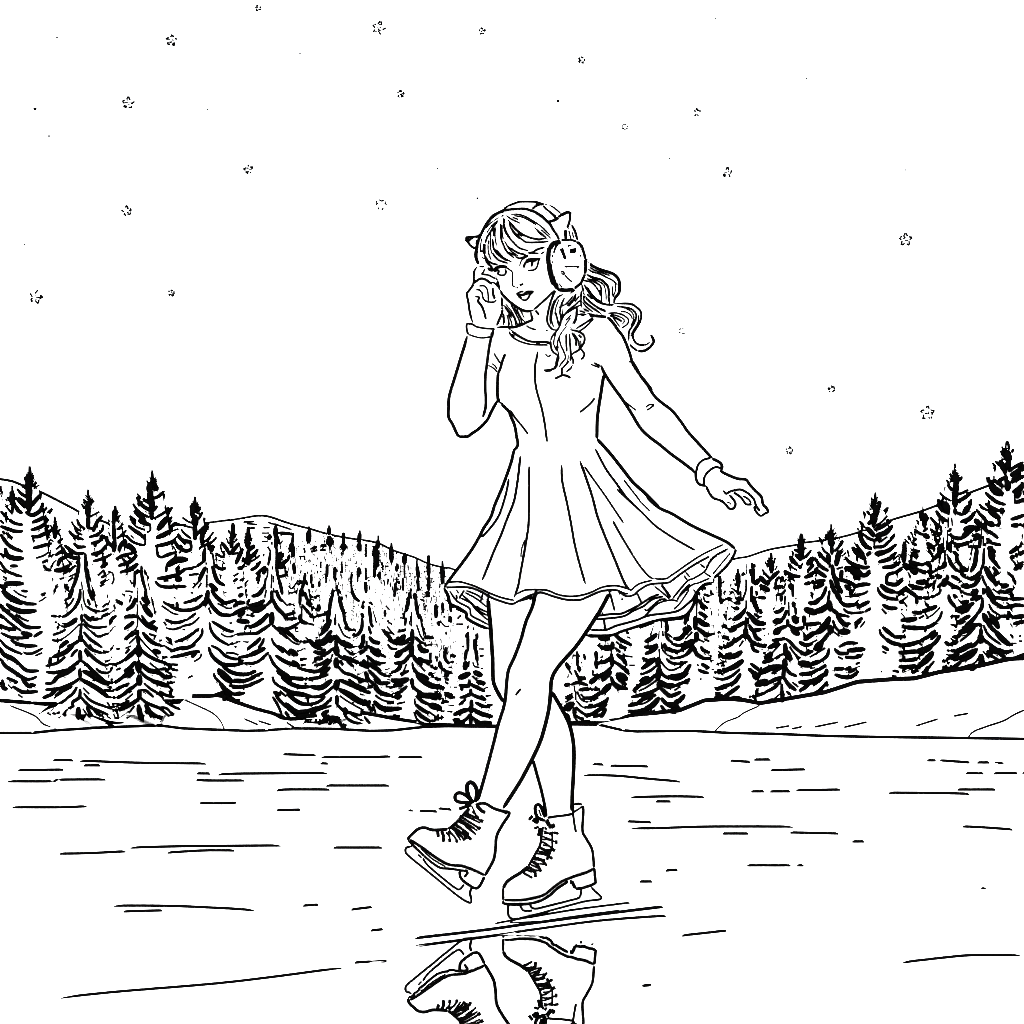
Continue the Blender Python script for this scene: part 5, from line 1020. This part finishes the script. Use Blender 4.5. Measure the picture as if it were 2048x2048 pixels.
ink(d, FB, [(32, "1060 990 1130 1060 1200 1160 1260 1240 1310 1350 1350 1460 1390 1590 1470 1720 1550 1820 1640 1940"),
 (30, "680 960 850 970 1050 990")], 'body', 6.0, .02)
ink(d, FD, [
 (24, "550 290 600 380 640 450 700 530 770 640 850 710 940 780 1020 880 1090 980 1180 1080 1280 1190 1330 1240"), (12, "515 305 560 310"),
 (26, "250 340 290 430 370 550 450 660 510 750 560 830 600 900 650 970 720 1035 820 1110 930 1200 1040 1280 1130 1350 1160 1385"),
 (10, "150 330 240 365"), (14, "180 315 250 350"), (10, "480 690 530 730 595 780"), (10, "680 748 720 720 770 722"), (10, "770 724 690 778"),
 (28, "280 430 265 520 245 650 225 780 215 880 212 1050"), (16, "190 655 150 710 45 797"),
 (28, "212 1050 330 1180 450 1330 560 1470 660 1560 760 1660 820 1720")], 'body', 5.95, .05)
ink(d, FE, [
 (26, "755 145 715 200 690 300 650 420 590 580 530 720 490 840 420 950 380 1030 310 1150 210 1290 140 1380 60 1490 40 1530"),
 (18, "665 470 640 600 600 740 560 840 490 940 400 1040"), (20, "775 245 760 400 735 580 710 700 650 850 590 1010 520 1170 460 1320 405 1455"),
 (20, "860 345 860 600 855 900 835 1050 810 1200 780 1360 755 1500 715 1620"), (10, "820 1060 790 1140 780 1230"),
 (20, "1175 335 1180 490 1230 720 1265 900 1300 1100 1350 1300 1405 1490"),
 (22, "1350 295 1400 430 1470 640 1520 830 1600 1040 1680 1230 1780 1470 1840 1550"), (14, "1395 350 1500 500 1600 640 1700 790 1775 900"),
 (18, "1500 180 1600 370 1700 510 1810 660 1870 715"), (12, "1775 480 1930 680"), (16, "1670 880 1760 1040 1860 1200"),
 (15, "60 1475 180 1465 300 1495 400 1535 480 1575 600 1620 720 1645"),
 (15, "735 1590 830 1545 1020 1545 1130 1585 1230 1605 1340 1600 1450 1570 1560 1520 1640 1505 1720 1505 1820 1535 1850 1558")], 'body', 5.8, .06)
ink(d, FF, [
 (18, "500 -120 630 0 760 120 900 260 1000 335 1150 430 1345 540"), (12, "740 0 860 120"), (17, "460 220 560 400 660 570 760 720 850 820 900 845"),
 (28, "820 -40 860 0 960 85 1100 150 1300 270 1500 365 1680 450 1780 530"),
 (15, "650 970 740 900 880 862"), (15, "900 845 1020 845 1100 800 1300 660 1450 570 1650 475")], 'body', 5.8, .05)
ink(d, FX, [(3.6, " ".join("%.1f %.1f" % (x, y - 1) for x, y in HEM[:-2]))], 'body', 5.8, .01)
ink(d, FE, [(14, "760 1655 860 1622 945 1585"), (18, "770 1645 860 1625 930 1590"), (18, "860 1635 920 1610 930 1600"), (22, "895 1660 922 1600")], 'body', 5.8, .05)
ink(d, FF, [(12, "520 970 590 1000 630 1000")], 'body', 5.8)
dress = d.build("dress", [CLOTH, INK], skater, FOOT)

# neckline band, cuffs and petticoat belong to the dress
co = MB()
def band(mb, pts, w, bvh, d0, f):
    px = smooth(f(pts), 3)
    ink(mb, FX, [(w, " ".join("%.2f %.2f" % p for p in px))], 'body', d0, 0, mat=0)
band(co, "1015 400 1050 450 1120 500 1200 540 1290 560 1400 565 1550 562", 8, None, 5.9, FC)
band(co, "600 1125 740 1030 830 985", 9, None, 5.95, FB)
ink(co, FC, [(24, "1010 360 1080 420 1170 480 1280 530 1400 540 1550 542"), (16, "1015 400 1050 465 1110 510 1200 550 1300 572 1400 578 1560 578"), (22, "1040 440 1090 470"),
             (26, "1360 558 1420 560"), (26, "1500 560 1550 560")], 'body', 5.9, .04, 3, 1, .009)
ink(co, FB, [(18, "875 1000 760 1080 655 1140"), (16, "885 1012 780 1120 690 1180")], 'body', 5.95, .04, 3, 1, .009)
tag(co.build("collar", [CLOTH, INK], dress, FOOT))
cu = MB()
loft(cu, FA("212 1700 215 1760 225 1840 238 1868"), FA("580 1760 570 1800 555 1860 545 1905"), 5.838, .75, 8, 20)
ink(cu, FA, [(20, "225 1722 290 1730 340 1760 450 1782 560 1786"), (22, "240 1715 215 1730 215 1800 235 1865"), (16, "240 1860 330 1890 420 1905 540 1888"),
             (22, "575 1780 560 1800 545 1900")], 'body', 5.8, .06)
cu.build("cuff", [CLOTH, INK], dress, FOOT)
cu = MB()
loft(cu, FD("1165 1370 1175 1440 1200 1490 1240 1508 1262 1505"), FD("1315 1235 1370 1260 1405 1285 1425 1320 1410 1358"), 5.93, .85, 8, 20)
ink(cu, FD, [(18, "1310 1235 1240 1255 1190 1300 1170 1375"), (22, "1165 1365 1170 1440 1200 1490 1265 1505"), (24, "1325 1240 1400 1280 1422 1320 1410 1358"),
             (18, "1412 1335 1350 1325 1280 1375 1248 1430 1248 1500")], 'body', 5.93, .04)
cu.build("cuff", [CLOTH, INK], dress, FOOT)
pe = MB()
petd = lambda u, v: D0 + .012 + (.03 + .235 * v) * max(0, math.sin(math.pi * u)) ** .7
sheet(pe, [skL[-1], (1180, 1138), skR[-1]], [skL[-1], (skL[-1][0] - .3, skL[-1][1] + .6)], [skR[-1], (skR[-1][0] + .3, skR[-1][1] + .6)],
      smooth(PET_LOW, 6), lambda u, v: petd(u, v), 120, 20)
ink(pe, FG, [(28, "90 125 125 200 150 280 220 315 300 370 310 420 420 485 530 525"), (26, "200 320 290 360"),
 (14, "140 150 210 250 330 320 350 390 440 440 525 485"), (12, "260 190 350 270 430 350 515 395"), (12, "290 170 400 230 500 310"),
 (12, "240 220 340 270 400 340 515 440"), (12, "300 150 400 190 470 240"), (12, "400 300 440 330 510 360"), (10, "205 140 230 180"), (14, "285 145 230 230"), (12, "460 185 440 260"),
 (12, "215 235 205 190")], 'body', 6.05)
ink(pe, FF, [(10, "340 1140 350 1240"), (18, "430 1000 480 1190"), (16, "520 970 565 1080"),
 (18, "260 1250 440 1225 550 1220 700 1150 770 1110 860 1050 960 1010"), (18, "255 1283 370 1275 570 1250 680 1190 790 1140 880 1070 1000 1035"),
 (16, "720 1000 770 1110"), (14, "890 915 980 985 1070 1060"), (22, "980 910 1040 990 1080 1050"), (20, "365 1280 378 1400"),
 (20, "215 1395 380 1395 500 1350 700 1295 850 1240 1080 1210 1180 1180 1280 1100 1350 1040"),
 (26, "165 1455 430 1455 560 1410 750 1350 950 1290 1200 1255 1290 1185 1340 1080 1365 990 1440 910 1540 885"), (30, "200 1462 420 1462"),
 (34, "740 1370 900 1310"), (34, "1050 1285 1220 1265"),
 (14, "800 1250 860 1190 950 1110 1080 1075 1160 1090"), (14, "800 1165 830 1185 960 1075 1040 1070"),
 (15, "1100 1060 1250 880 1330 840 1450 760 1530 620 1700 520"), (13, "1150 1060 1300 920 1380 890 1500 840"), (13, "1110 1175 1180 1110 1280 960"),
 (13, "1150 1080 1200 990 1290 900"), (14, "1200 785 1260 860"), (12, "1240 775 1290 830"), (18, "1380 680 1450 730"), (12, "1440 780 1520 830"),
 (10, "1460 720 1560 610 1680 540"), (11, "1530 800 1620 690 1720 570"), (24, "1782 530 1750 610 1690 700 1600 790 1545 840"), (16, "1545 840 1540 890"),
 (10, "1320 960 1345 1000 1290 1100")], 'body', 6.1, .05)
pe.build("petticoat", [CLOTH, INK], dress, FOOT)

# --- hair
h = MB()
cap = FA("345 900 335 820 345 720 380 610 420 520 480 420 540 340 610 300 690 265 760 250 860 240 960 242 1050 262 1130 300 1240 390 1300 460 1370 570 1410 650 1330 720 1250 790 1230 860 1180 855 1100 835 1010 850 940 885 860 905 770 925 640 965 560 985 480 970 400 955")
puff(h, cap, 5.965, .125, 38, grid=9)
puff(h, FA("640 300 760 205 910 150 1080 150 1220 180 1330 220 1430 300 1540 430 1590 490 1640 650 1600 900 1400 1000 1000 800 700 600"), 6.03, .09, 50, grid=10)
puff(h, FA("640 1250 680 1370 700 1340 850 1480 930 1530 1000 1550 1050 1570 1065 1660 1000 1700 940 1730 860 1760 760 1775 640 1770 600 1765 620 1700 660 1600 670 1480"), 5.925, .022, 18, grid=7)
puff(h, FB("720 330 800 250 830 300 900 350 1000 390 1100 420 1170 460 1210 520 1220 600 1210 680 1160 750 1150 820 1350 820 1430 860 1490 920 1495 1000 1470 1080 1420 1160 1390 1220 1400 1280 1450 1340 1550 1345 1610 1310 1615 1215 1650 1270 1655 1320 1600 1390 1530 1430 1450 1430 1380 1380 1335 1310 1335 1190 1280 1180 1200 1160 1130 1060 1060 990 850 970 700 950 640 800 640 500"),
     6.05, .035, 22, grid=7)
puff(h, FB("440 640 400 660 350 740 310 870 285 1000 295 1080 350 1150 400 1170 340 1250 325 1320 335 1390 370 1450 430 1490 410 1570 370 1650 430 1640 475 1640 500 1660 600 1600 625 1540 605 1480 690 1420 735 1370 765 1310 760 1230 690 1180 590 1150 650 1050 670 900 725 840 730 600 600 600"),
     5.885, .025, 20, grid=7)
ink(h, FA, [
 (26, "360 960 335 900 325 830 345 720 380 610 420 520 470 430 540 340 600 300 690 262"), (26, "690 262 760 250 830 243 960 240 1050 265 1110 290 1180 335 1240 390 1290 440 1330 510 1370 570 1405 640"),
 (20, "690 245 760 200 850 165 910 150 1080 150 1140 163 1220 180"), (16, "1220 180 1330 222 1430 305"), (26, "1540 430 1590 490 1620 560 1640 650"),
 (14, "780 315 860 310 960 335 1050 385 1150 450 1210 500 1280 570"), (11, "800 350 885 380"), (14, "720 325 800 380 910 430"),
 (20, "745 380 800 450 880 530 960 585 1050 620 1150 635 1240 620"), (18, "755 420 790 500 860 580 930 640 1000 675 1200 670 1270 660"),
 (18, "685 350 690 440 710 530 760 610 830 690 900 750 1010 780"), (18, "650 430 655 600 680 690 730 790 830 880"), (11, "700 650 740 720 820 780 940 830 1010 845"),
 (18, "780 750 880 810 980 832"), (20, "1220 735 1110 770 1070 800 1000 810"), (13, "1000 815 1145 815"), (18, "840 860 900 880 960 860 1005 843"), (9, "1220 790 1165 830"),
 (13, "560 460 560 600"), (20, "550 625 560 740 590 800 640 850 720 900 775 910"), (13, "580 760 650 840 720 890 800 930"), (18, "550 810 580 860 640 910 750 945"),
 (20, "620 390 560 470 510 560 480 600 450 690"), (34, "445 690 438 760 445 830"), (18, "445 830 460 870 500 920 560 950 615 960"), (9, "630 350 560 400 510 440 460 500"),
 (9, "600 400 520 480 470 560"), (18, "1110 500 1160 560 1240 610"), (10, "1170 510 1230 560 1310 630"), (10, "1200 500 1290 580"), (14, "690 315 660 345"),
 (30, "345 760 335 850 350 920 375 950"), (11, "410 775 405 805"), (26, "450 850 480 930 530 990 550 1030"), (9, "750 800 850 850"), (9, "410 860 440 890"), (9, "870 560 930 600"),
 (26, "1040 1560 1050 1620 1060 1670 1000 1700 940 1730 860 1760 800 1770 700 1765 600 1770"),
 (15, "690 1480 760 1560 830 1650 850 1745"), (11, "780 1470 840 1580 890 1680 900 1735"), (11, "690 1590 705 1720"), (9, "860 1530 920 1650 965 1700"), (11, "750 1680 755 1760"), (11, "750 1600 790 1700 800 1760"),
 (9, "700 1500 800 1650"), (9, "820 1500 900 1640 930 1720"), (9, "920 1560 950 1640"), (24, "870 1740 940 1720"),
 (9, "700 360 705 460 730 540 790 640"), (9, "665 440 675 560 690 640"), (9, "760 400 820 490 900 560 960 600"), (9, "770 470 820 560 890 630"), (9, "820 330 930 350 1020 395 1110 450"), (9, "585 470 580 600 600 720"),
 (9, "530 560 520 650 525 760 545 830"), (9, "500 640 490 720 500 820 530 900"), (9, "720 700 790 790 880 850"), (9, "600 770 670 850 730 905"), (9, "1080 480 1180 560 1260 640"), (9, "410 620 395 700 390 800"), (9, "1250 260 1320 320 1370 380"), (9, "1575 540 1595 620"),
 (8, "710 1460 800 1570 860 1700"), (8, "680 1620 690 1740"), (8, "730 1600 770 1740"), (8, "830 1620 870 1740"), (8, "900 1540 960 1650")], 'body', 5.9, .15)
ink(h, FB, [
 (34, "790 240 830 300 900 350 1000 390 1100 420 1170 460 1210 520 1220 600 1210 680 1160 750 1145 820"), (14, "810 370 870 410 970 440 1050 480 1130 520 1190 580"),
 (24, "790 440 870 480 980 510 1040 560 1075 620 1080 740 1090 820"), (16, "790 495 860 520 930 560 975 600 985 700 985 790"), (14, "750 520 850 545 920 610 960 680"), (22, "955 640 978 720"),
 (12, "1130 590 1125 720"), (22, "760 570 810 650 880 740 950 800 1050 830 1150 835"),
 (22, "1150 820 1350 820 1430 860 1490 920 1495 1000 1470 1080 1420 1160 1390 1220 1400 1280 1450 1340 1550 1350 1610 1310"),
 (18, "1180 855 1340 875 1420 930 1430 1010 1390 1100 1340 1180 1335 1300"), (30, "1615 1215 1650 1270 1655 1320 1600 1390 1530 1430 1450 1430"), (20, "1450 1430 1380 1380 1330 1320"),
 (18, "730 560 760 700 760 780 850 860 950 930 990 960"), (12, "790 690 870 765"), (10, "780 750 860 820 960 890 1050 930"), (14, "1060 945 1180 940 1270 970 1330 1020 1320 1080 1240 1140"),
 (20, "1090 970 1180 1010 1250 1050"), (12, "1230 920 1310 930 1370 980 1380 1020"), (16, "725 650 725 850 780 900 830 920"), (12, "690 910 780 935"), (12, "800 945 950 970"), (10, "1130 1000 1200 1090"), (12, "1150 1020 1220 1120"),
 (9, "830 350 900 390 1000 425 1100 460"), (9, "860 500 960 540 1020 590 1040 680 1045 790"), (9, "1160 560 1165 650 1130 740"), (9, "800 600 860 690 930 760 1000 800"), (9, "770 720 850 800 950 870 1050 910"), (9, "1200 850 1320 890 1390 950 1400 1020 1360 1110"),
 (9, "1100 955 1200 980 1280 1030 1250 1090"), (9, "1460 960 1455 1060 1400 1160 1360 1240"), (9, "740 800 800 870 880 930")], 'body', 6.03, .12)
ink(h, FB, [
 (22, "400 650 350 740 310 870 285 1000 295 1080 350 1150 410 1160"), (18, "490 700 420 740 370 830 345 940 340 1040 370 1120"), (18, "510 740 470 830 450 930 465 1010 440 1110"),
 (20, "390 920 410 1000 440 1110"), (18, "660 690 620 770 540 850"), (12, "620 720 560 790 510 840"), (11, "650 640 580 690"), (14, "720 770 640 840 560 900 500 970"),
 (20, "710 840 600 900 500 970 470 1050"), (26, "670 870 660 1000 620 1090 590 1140"), (18, "470 1050 440 1120 400 1180 350 1240 330 1300"),
 (20, "330 1300 335 1380 360 1440 430 1490"), (34, "430 1480 410 1570 390 1640 310 1680 240 1675"), (12, "380 1250 370 1340 410 1430"), (14, "450 1240 415 1320 430 1400"),
 (16, "440 1260 460 1350 500 1440 520 1520 460 1600 440 1640"), (18, "530 1200 530 1330 540 1440"), (20, "570 1200 580 1330 590 1480 580 1560"), (24, "600 1190 650 1270 660 1370"),
 (20, "690 1220 730 1260"), (22, "580 1155 690 1180 760 1230 765 1310 730 1370 690 1420 620 1460 600 1490"), (18, "600 1490 620 1560 600 1640 530 1700"), (20, "720 1400 765 1470 745 1520 715 1540"),
 (24, "475 1640 475 1740"), (24, "380 1790 480 1740"), (24, "480 1740 540 1750 590 1780"), (14, "260 1460 295 1500 340 1475"), (12, "570 1560 490 1650"), (12, "430 870 520 830"),
 (11, "600 960 520 1040"), (11, "590 1000 510 1110"), (12, "700 720 640 800"), (13, "690 800 590 880"), (11, "400 1180 380 1260"), (12, "630 1200 690 1300 690 1370"), (11, "480 1180 450 1230"),
 (8, "380 760 340 880 320 1000 330 1090"), (8, "440 760 400 860 380 960"), (8, "490 880 480 960 470 1040"), (8, "560 860 620 790 660 730"), (8, "540 1110 470 1190 420 1290"), 
 (8, "710 1290 720 1340 690 1400"), (8, "400 1360 430 1460 440 1540"), (8, "560 1480 540 1580 480 1640")], 'body', 5.84, .15)
h.build("hair", [HAIRM, INK], skater, FOOT)

# --- skates
def skate(boot_poly, heel_poly, blade_poly, Yf, boot_ink, sole_ink, blade_ink, lace_ink, label):
    root = empty("ice_skate", (0, 0, 0), label, None)
    root.parent = skater
    m = MB(); puff(m, FH(boot_poly), Yf, .047, 38, grid=8)
    ink(m, FH, boot_ink, 'body', Yf, .05, 3)
    boot = m.build("boot", [LEATHER, INK], skater, FOOT); boot.parent = root
    m = MB(); puff(m, FH(heel_poly), Yf, .04, 14, grid=7)
    ink(m, FH, sole_ink, 'body', Yf, .04, 3)
    o = m.build("sole", [LEATHER, INK], skater, FOOT); o.parent = root
    m = MB(); puff(m, FH(blade_poly), Yf, .006, 6, grid=7)
    ink(m, FH, blade_ink, 'body', Yf, .03, 3)
    o = m.build("blade", [STEEL, INK], skater, FOOT); o.parent = root
    m = MB(); ink(m, FH, lace_ink, 'body', Yf, .1, 2.5, mat=0)
    o = m.build("laces", [INK], skater, FOOT); o.parent = root
    return root
YL = lambda x, y: 5.985
skate("690 310 780 305 860 350 940 375 1000 385 1000 420 940 510 890 610 880 720 860 830 780 975 700 930 580 888 450 872 340 815 200 715 90 640 75 625 110 590 170 540 230 530 300 550 440 540 520 480 600 390",
      "75 640 90 636 200 712 340 812 450 870 580 886 700 928 780 972 710 1085 600 1035 555 985 548 935 440 905 370 900 290 850 200 770 100 690",
      "110 700 60 710 50 750 90 800 300 970 520 1150 620 1215 655 1215 660 1085 700 1075 600 1010 585 1050 550 1095 510 1085 400 1000 260 880 210 810 200 760", YL,
 [(24, "690 318 780 308 860 352 940 378 1000 388 1002 415 940 510 890 610 880 720 860 830 780 975"), (24, "80 650 75 632 110 590 170 540 230 530 300 550 440 545"), (22, "440 545 520 480 600 390 640 350"), (20, "945 365 985 405"), (14, "280 550 400 555")],
 [(19, "90 640 200 712 340 812 450 870 580 886 700 930 780 970"), (18, "75 650 200 770 290 850 370 900 440 908 540 920 630 932"), (22, "548 930 555 985 600 1035 710 1088 780 980"), (20, "630 935 590 990"), (9, "190 720 300 820 420 890")],
 [(16, "110 702 60 712 50 750 90 800 300 970 520 1150 620 1215 655 1215 655 1150"), (20, "655 1180 645 1130 660 1085"), (15, "210 810 260 880 400 1000 510 1085 550 1095 590 1050"), (12, "165 775 200 810")],
 [(36, "640 235 620 200 618 140 650 112 690 145 708 205 695 300"), (30, "680 305 600 230 540 210 507 240 530 290 670 305"), (12, "640 230 680 300"), (28, "660 318 540 360"), (28, "700 320 750 375 790 390"),
  (15, "600 390 680 430 745 465"), (28, "740 460 768 478"), (15, "560 430 660 490 720 530"), (28, "715 525 742 545"), (13, "530 470 620 520 702 600"), (15, "490 500 580 550 640 620"), (26, "630 610 655 648"), (15, "460 525 540 580 580 630"), (26, "585 620 592 655"), (10, "580 415 670 455 740 490"), (10, "540 455 640 515 715 560"), (10, "475 515 560 570 620 640"), (15, "440 560 490 600 518 640"), (24, "522 635 522 672"),
  (15, "420 570 450 600 458 630"), (24, "455 625 458 668"), (26, "380 560 400 610 395 665"), (26, "345 560 352 620"), (12, "640 360 600 420"), (11, "590 410 690 460"), (11, "550 450 690 540"), (11, "510 490 640 590"), (11, "480 520 570 620"), (11, "450 550 520 640"),
  (10, "660 330 720 460"), (10, "660 380 730 440"), (10, "620 400 650 440"), (30, "550 440 575 415"), (11, "570 560 640 630"), (11, "600 520 680 580"), (11, "500 560 560 650")],
 "lifted white skate with its toe turned down to the left")
YR = lambda x, y: 5.99 + .00055 * (x - 1005)
skate("1350 440 1420 425 1530 415 1600 385 1600 320 1680 315 1687 400 1680 560 1720 640 1770 740 1785 900 1700 945 1600 980 1490 1025 1400 1090 1310 1155 1130 1195 955 1200 948 1080 980 1030 1100 950 1180 880 1250 760 1290 680 1305 560",
      "955 1195 1130 1194 1310 1154 1400 1088 1490 1024 1600 979 1720 940 1787 905 1797 1040 1740 1062 1620 1097 1590 1040 1545 1025 1450 1090 1370 1160 1270 1212 1130 1237 975 1237 950 1220",
      "995 1235 995 1330 1030 1370 1090 1370 1250 1330 1450 1275 1700 1210 1840 1190 1845 1160 1790 1110 1755 1060 1665 1085 1660 1165 1560 1200 1400 1240 1240 1278 1190 1225", YR,
 [(18, "1355 440 1420 428 1530 415 1590 400"), (12, "1590 395 1640 360 1680 335"), (17, "1600 318 1640 308 1680 320"), (21, "1685 325 1687 400 1680 560 1720 640 1770 740 1785 900"), (17, "1592 320 1592 400 1605 500 1620 575"),
  (26, "948 1090 980 1032 1040 985 1100 950 1180 885"), (20, "948 1085 948 1200"), (18, "1180 885 1250 760 1290 680 1305 560 1320 520"), (22, "1340 470 1390 540")],
 [(19, "960 1195 1130 1195 1310 1155 1400 1090 1490 1025 1600 980 1720 940 1785 905"), (22, "950 1200 965 1232 1130 1235 1270 1212 1370 1160 1450 1090 1550 1025"), (26, "1560 1022 1590 1045 1610 1092"), (22, "1610 1095 1680 1085 1790 1045 1797 1010 1787 900"), (30, "1560 1030 1595 1040")],
 [(17, "995 1240 995 1330 1030 1370 1090 1370"), (15, "1090 1368 1250 1330 1450 1275 1700 1210 1840 1190 1845 1160 1790 1110 1760 1075"), (15, "1105 1240 1130 1288 1180 1298 1220 1292"), (16, "1195 1235 1240 1275 1400 1240 1560 1200 1650 1170 1665 1095")],
 [(28, "1335 440 1300 345 1270 318 1243 345 1262 430 1340 470"), (50, "1215 450 1190 430"), (40, "1280 482 1230 465"), (30, "1250 440 1220 480"), (20, "1280 520 1230 540"), (26, "1290 530 1272 612"), (36, "1385 530 1428 500"),
  (11, "1275 360 1300 430"), (22, "1410 572 1462 588"), (12, "1320 585 1410 575"), (34, "1425 665 1452 665"), (12, "1305 640 1360 640 1430 660"), (12, "1300 660 1350 680 1400 725"), (26, "1400 725 1428 745"), (14, "1280 700 1330 730 1390 735"), (14, "1245 765 1320 775 1380 800"), (24, "1380 795 1402 822"), (10, "1285 720 1380 760"), (10, "1270 745 1360 765"), (10, "1225 850 1330 870"), (10, "1190 900 1280 930"),
  (20, "1225 820 1300 830 1355 885"), (24, "1215 845 1260 870 1300 938"), (24, "1180 890 1240 940 1245 990"), (18, "1130 945 1180 970 1220 995"), (26, "1130 930 1180 900"), (12, "1400 560 1400 740"), (22, "1390 730 1350 830"),
  (12, "1320 560 1400 600"), (11, "1310 610 1390 640"), (11, "1310 690 1380 700"), (11, "1300 720 1370 760"), (12, "1240 800 1340 830"), (11, "1200 870 1290 910"), (11, "1160 920 1220 940"), (28, "1330 545 1350 530"), (18, "1350 450 1390 520")],
 "white skate gliding on the ice with its blade on the fresh tracks")

# ------------------------------------------------------------------ headphones
HP = P(1060, 470, 5.95)
hp = empty("headphones", HP, "cat-eared headphones with big round cups worn on the skater's head", "headphones")
m = MB()
bandU, bandD = FA("345 800 350 690 400 565 470 440 560 335 690 243 780 190 910 152 1080 152 1200 178 1330 260 1400 360"), FA("372 800 385 690 430 590 500 460 590 350 730 268 830 248 960 245 1070 270 1180 335 1290 440 1390 600")
loft(m, bandU, bandD, [5.93, 5.9, 5.9, 5.9, 5.9], .5, 40, 12)
ink(m, FA, [(28, "340 830 350 710 385 605 440 490 500 400 570 325 640 285 700 250"), (20, "690 245 760 200 850 165 910 150 1080 150 1150 163"), (24, "1120 180 1210 185"), (40, "1100 190 1160 185"), (26, "1120 190 1060 245"),
            (30, "700 265 640 285 590 310"), (24, "690 265 760 252 830 244 960 240 1050 263 1100 285"), (30, "1100 288 1180 335 1240 390 1290 440"), (24, "1290 440 1330 510 1370 570 1405 640"), (20, "1200 205 1260 260 1370 345"), (9, "1240 285 1245 290")], 'body', 5.9, .04)
m.build("headband", [PLASTIC, INK], hp, HP)
cupo = "1440 640 1340 655 1285 700 1250 800 1238 950 1258 1100 1300 1200 1350 1262 1400 1292 1500 1312 1600 1275 1680 1205 1725 1125 1748 1000 1750 900 1722 800 1685 705 1630 660 1550 640"
m = MB()
puff(m, FA(cupo), 5.86, .05, 12, grid=6)
ink(m, FA, [(24, "1430 645 1560 643 1630 668"), (30, "1630 665 1685 710 1722 800 1745 890"), (34, "1745 890 1745 1000 1740 1080"), (28, "1740 1080 1715 1140 1680 1205 1600 1270"), (40, "1600 1275 1500 1292 1410 1282"),
            (54, "1430 668 1330 690 1285 760"), (52, "1280 740 1265 850 1268 960"), (64, "1275 940 1290 1050 1310 1120"), (70, "1308 1100 1325 1170 1350 1215"), (58, "1345 1200 1390 1268"), (34, "1375 1255 1410 1288 1470 1298"), (20, "1690 700 1720 760"), (18, "1400 680 1360 740 1335 815"),
            (12, "1320 830 1320 870"), (12, "1320 915 1320 940"), (42, "1435 750 1452 800"), (34, "1450 790 1472 850 1487 895"), (12, "1525 742 1527 715 1570 713"), (62, "1572 760 1580 815"), (44, "1545 788 1610 770"), (12, "1600 740 1618 760 1618 805"),
            (12, "1470 985 1672 985"), (24, "1630 996 1660 996"), (14, "1475 1090 1520 1140 1580 1190"), (11, "1425 1062 1450 1045 1475 1075 1455 1085 1430 1068"), (11, "1500 1010"), (11, "1397 1050"), (9, "1405 1205 1440 1250"), (12, "1680 830 1682 860")], 'body', 5.85, .04)
m.build("ear_cup", [PLASTIC, INK], hp, HP)
m = MB()
puff(m, FA("345 780 330 850 345 920 380 960 420 1050 440 1130 480 1150 490 1000 480 900 420 820"), 5.90, .03, 12, grid=6)
ink(m, FA, [(26, "345 780 330 850 345 920 370 955")], 'body', 5.9)
m.build("ear_cup", [PLASTIC, INK], hp, HP)
m = MB()
puff(m, FA("1262 412 1340 385 1400 350 1440 315 1500 285 1556 275 1545 370 1532 440 1505 520 1495 640 1400 640 1360 540"), 5.905, .02, 10, grid=6, smooth_step=0)
ink(m, FA, [(32, "1265 412 1340 388 1400 355"), (26, "1390 350 1440 315"), (34, "1430 325 1500 290 1550 280"), (24, "1553 275 1545 370 1533 430 1510 490"), (34, "1488 510 1490 630"), (22, "1290 435 1330 510 1370 570 1402 635"), (14, "1435 405 1445 415"), (12, "1525 480 1540 560 1560 635")], 'body', 5.89, .04)
m.build("cat_ear", [PLASTIC, INK], hp, HP)
m = MB()
puff(m, FA("188 620 240 598 350 595 395 570 380 640 345 760 290 740 240 680"), 5.92, .018, 8, grid=5, smooth_step=0)
ink(m, FA, [(24, "190 620 240 603 350 597 400 560"), (24, "195 630 240 685 290 738 345 752"), (44, "215 630 250 625"), (20, "240 660 270 630 300 618"), (16, "350 640 335 700")], 'body', 5.9, .04)
m.build("cat_ear", [PLASTIC, INK], hp, HP)

draw_skater()
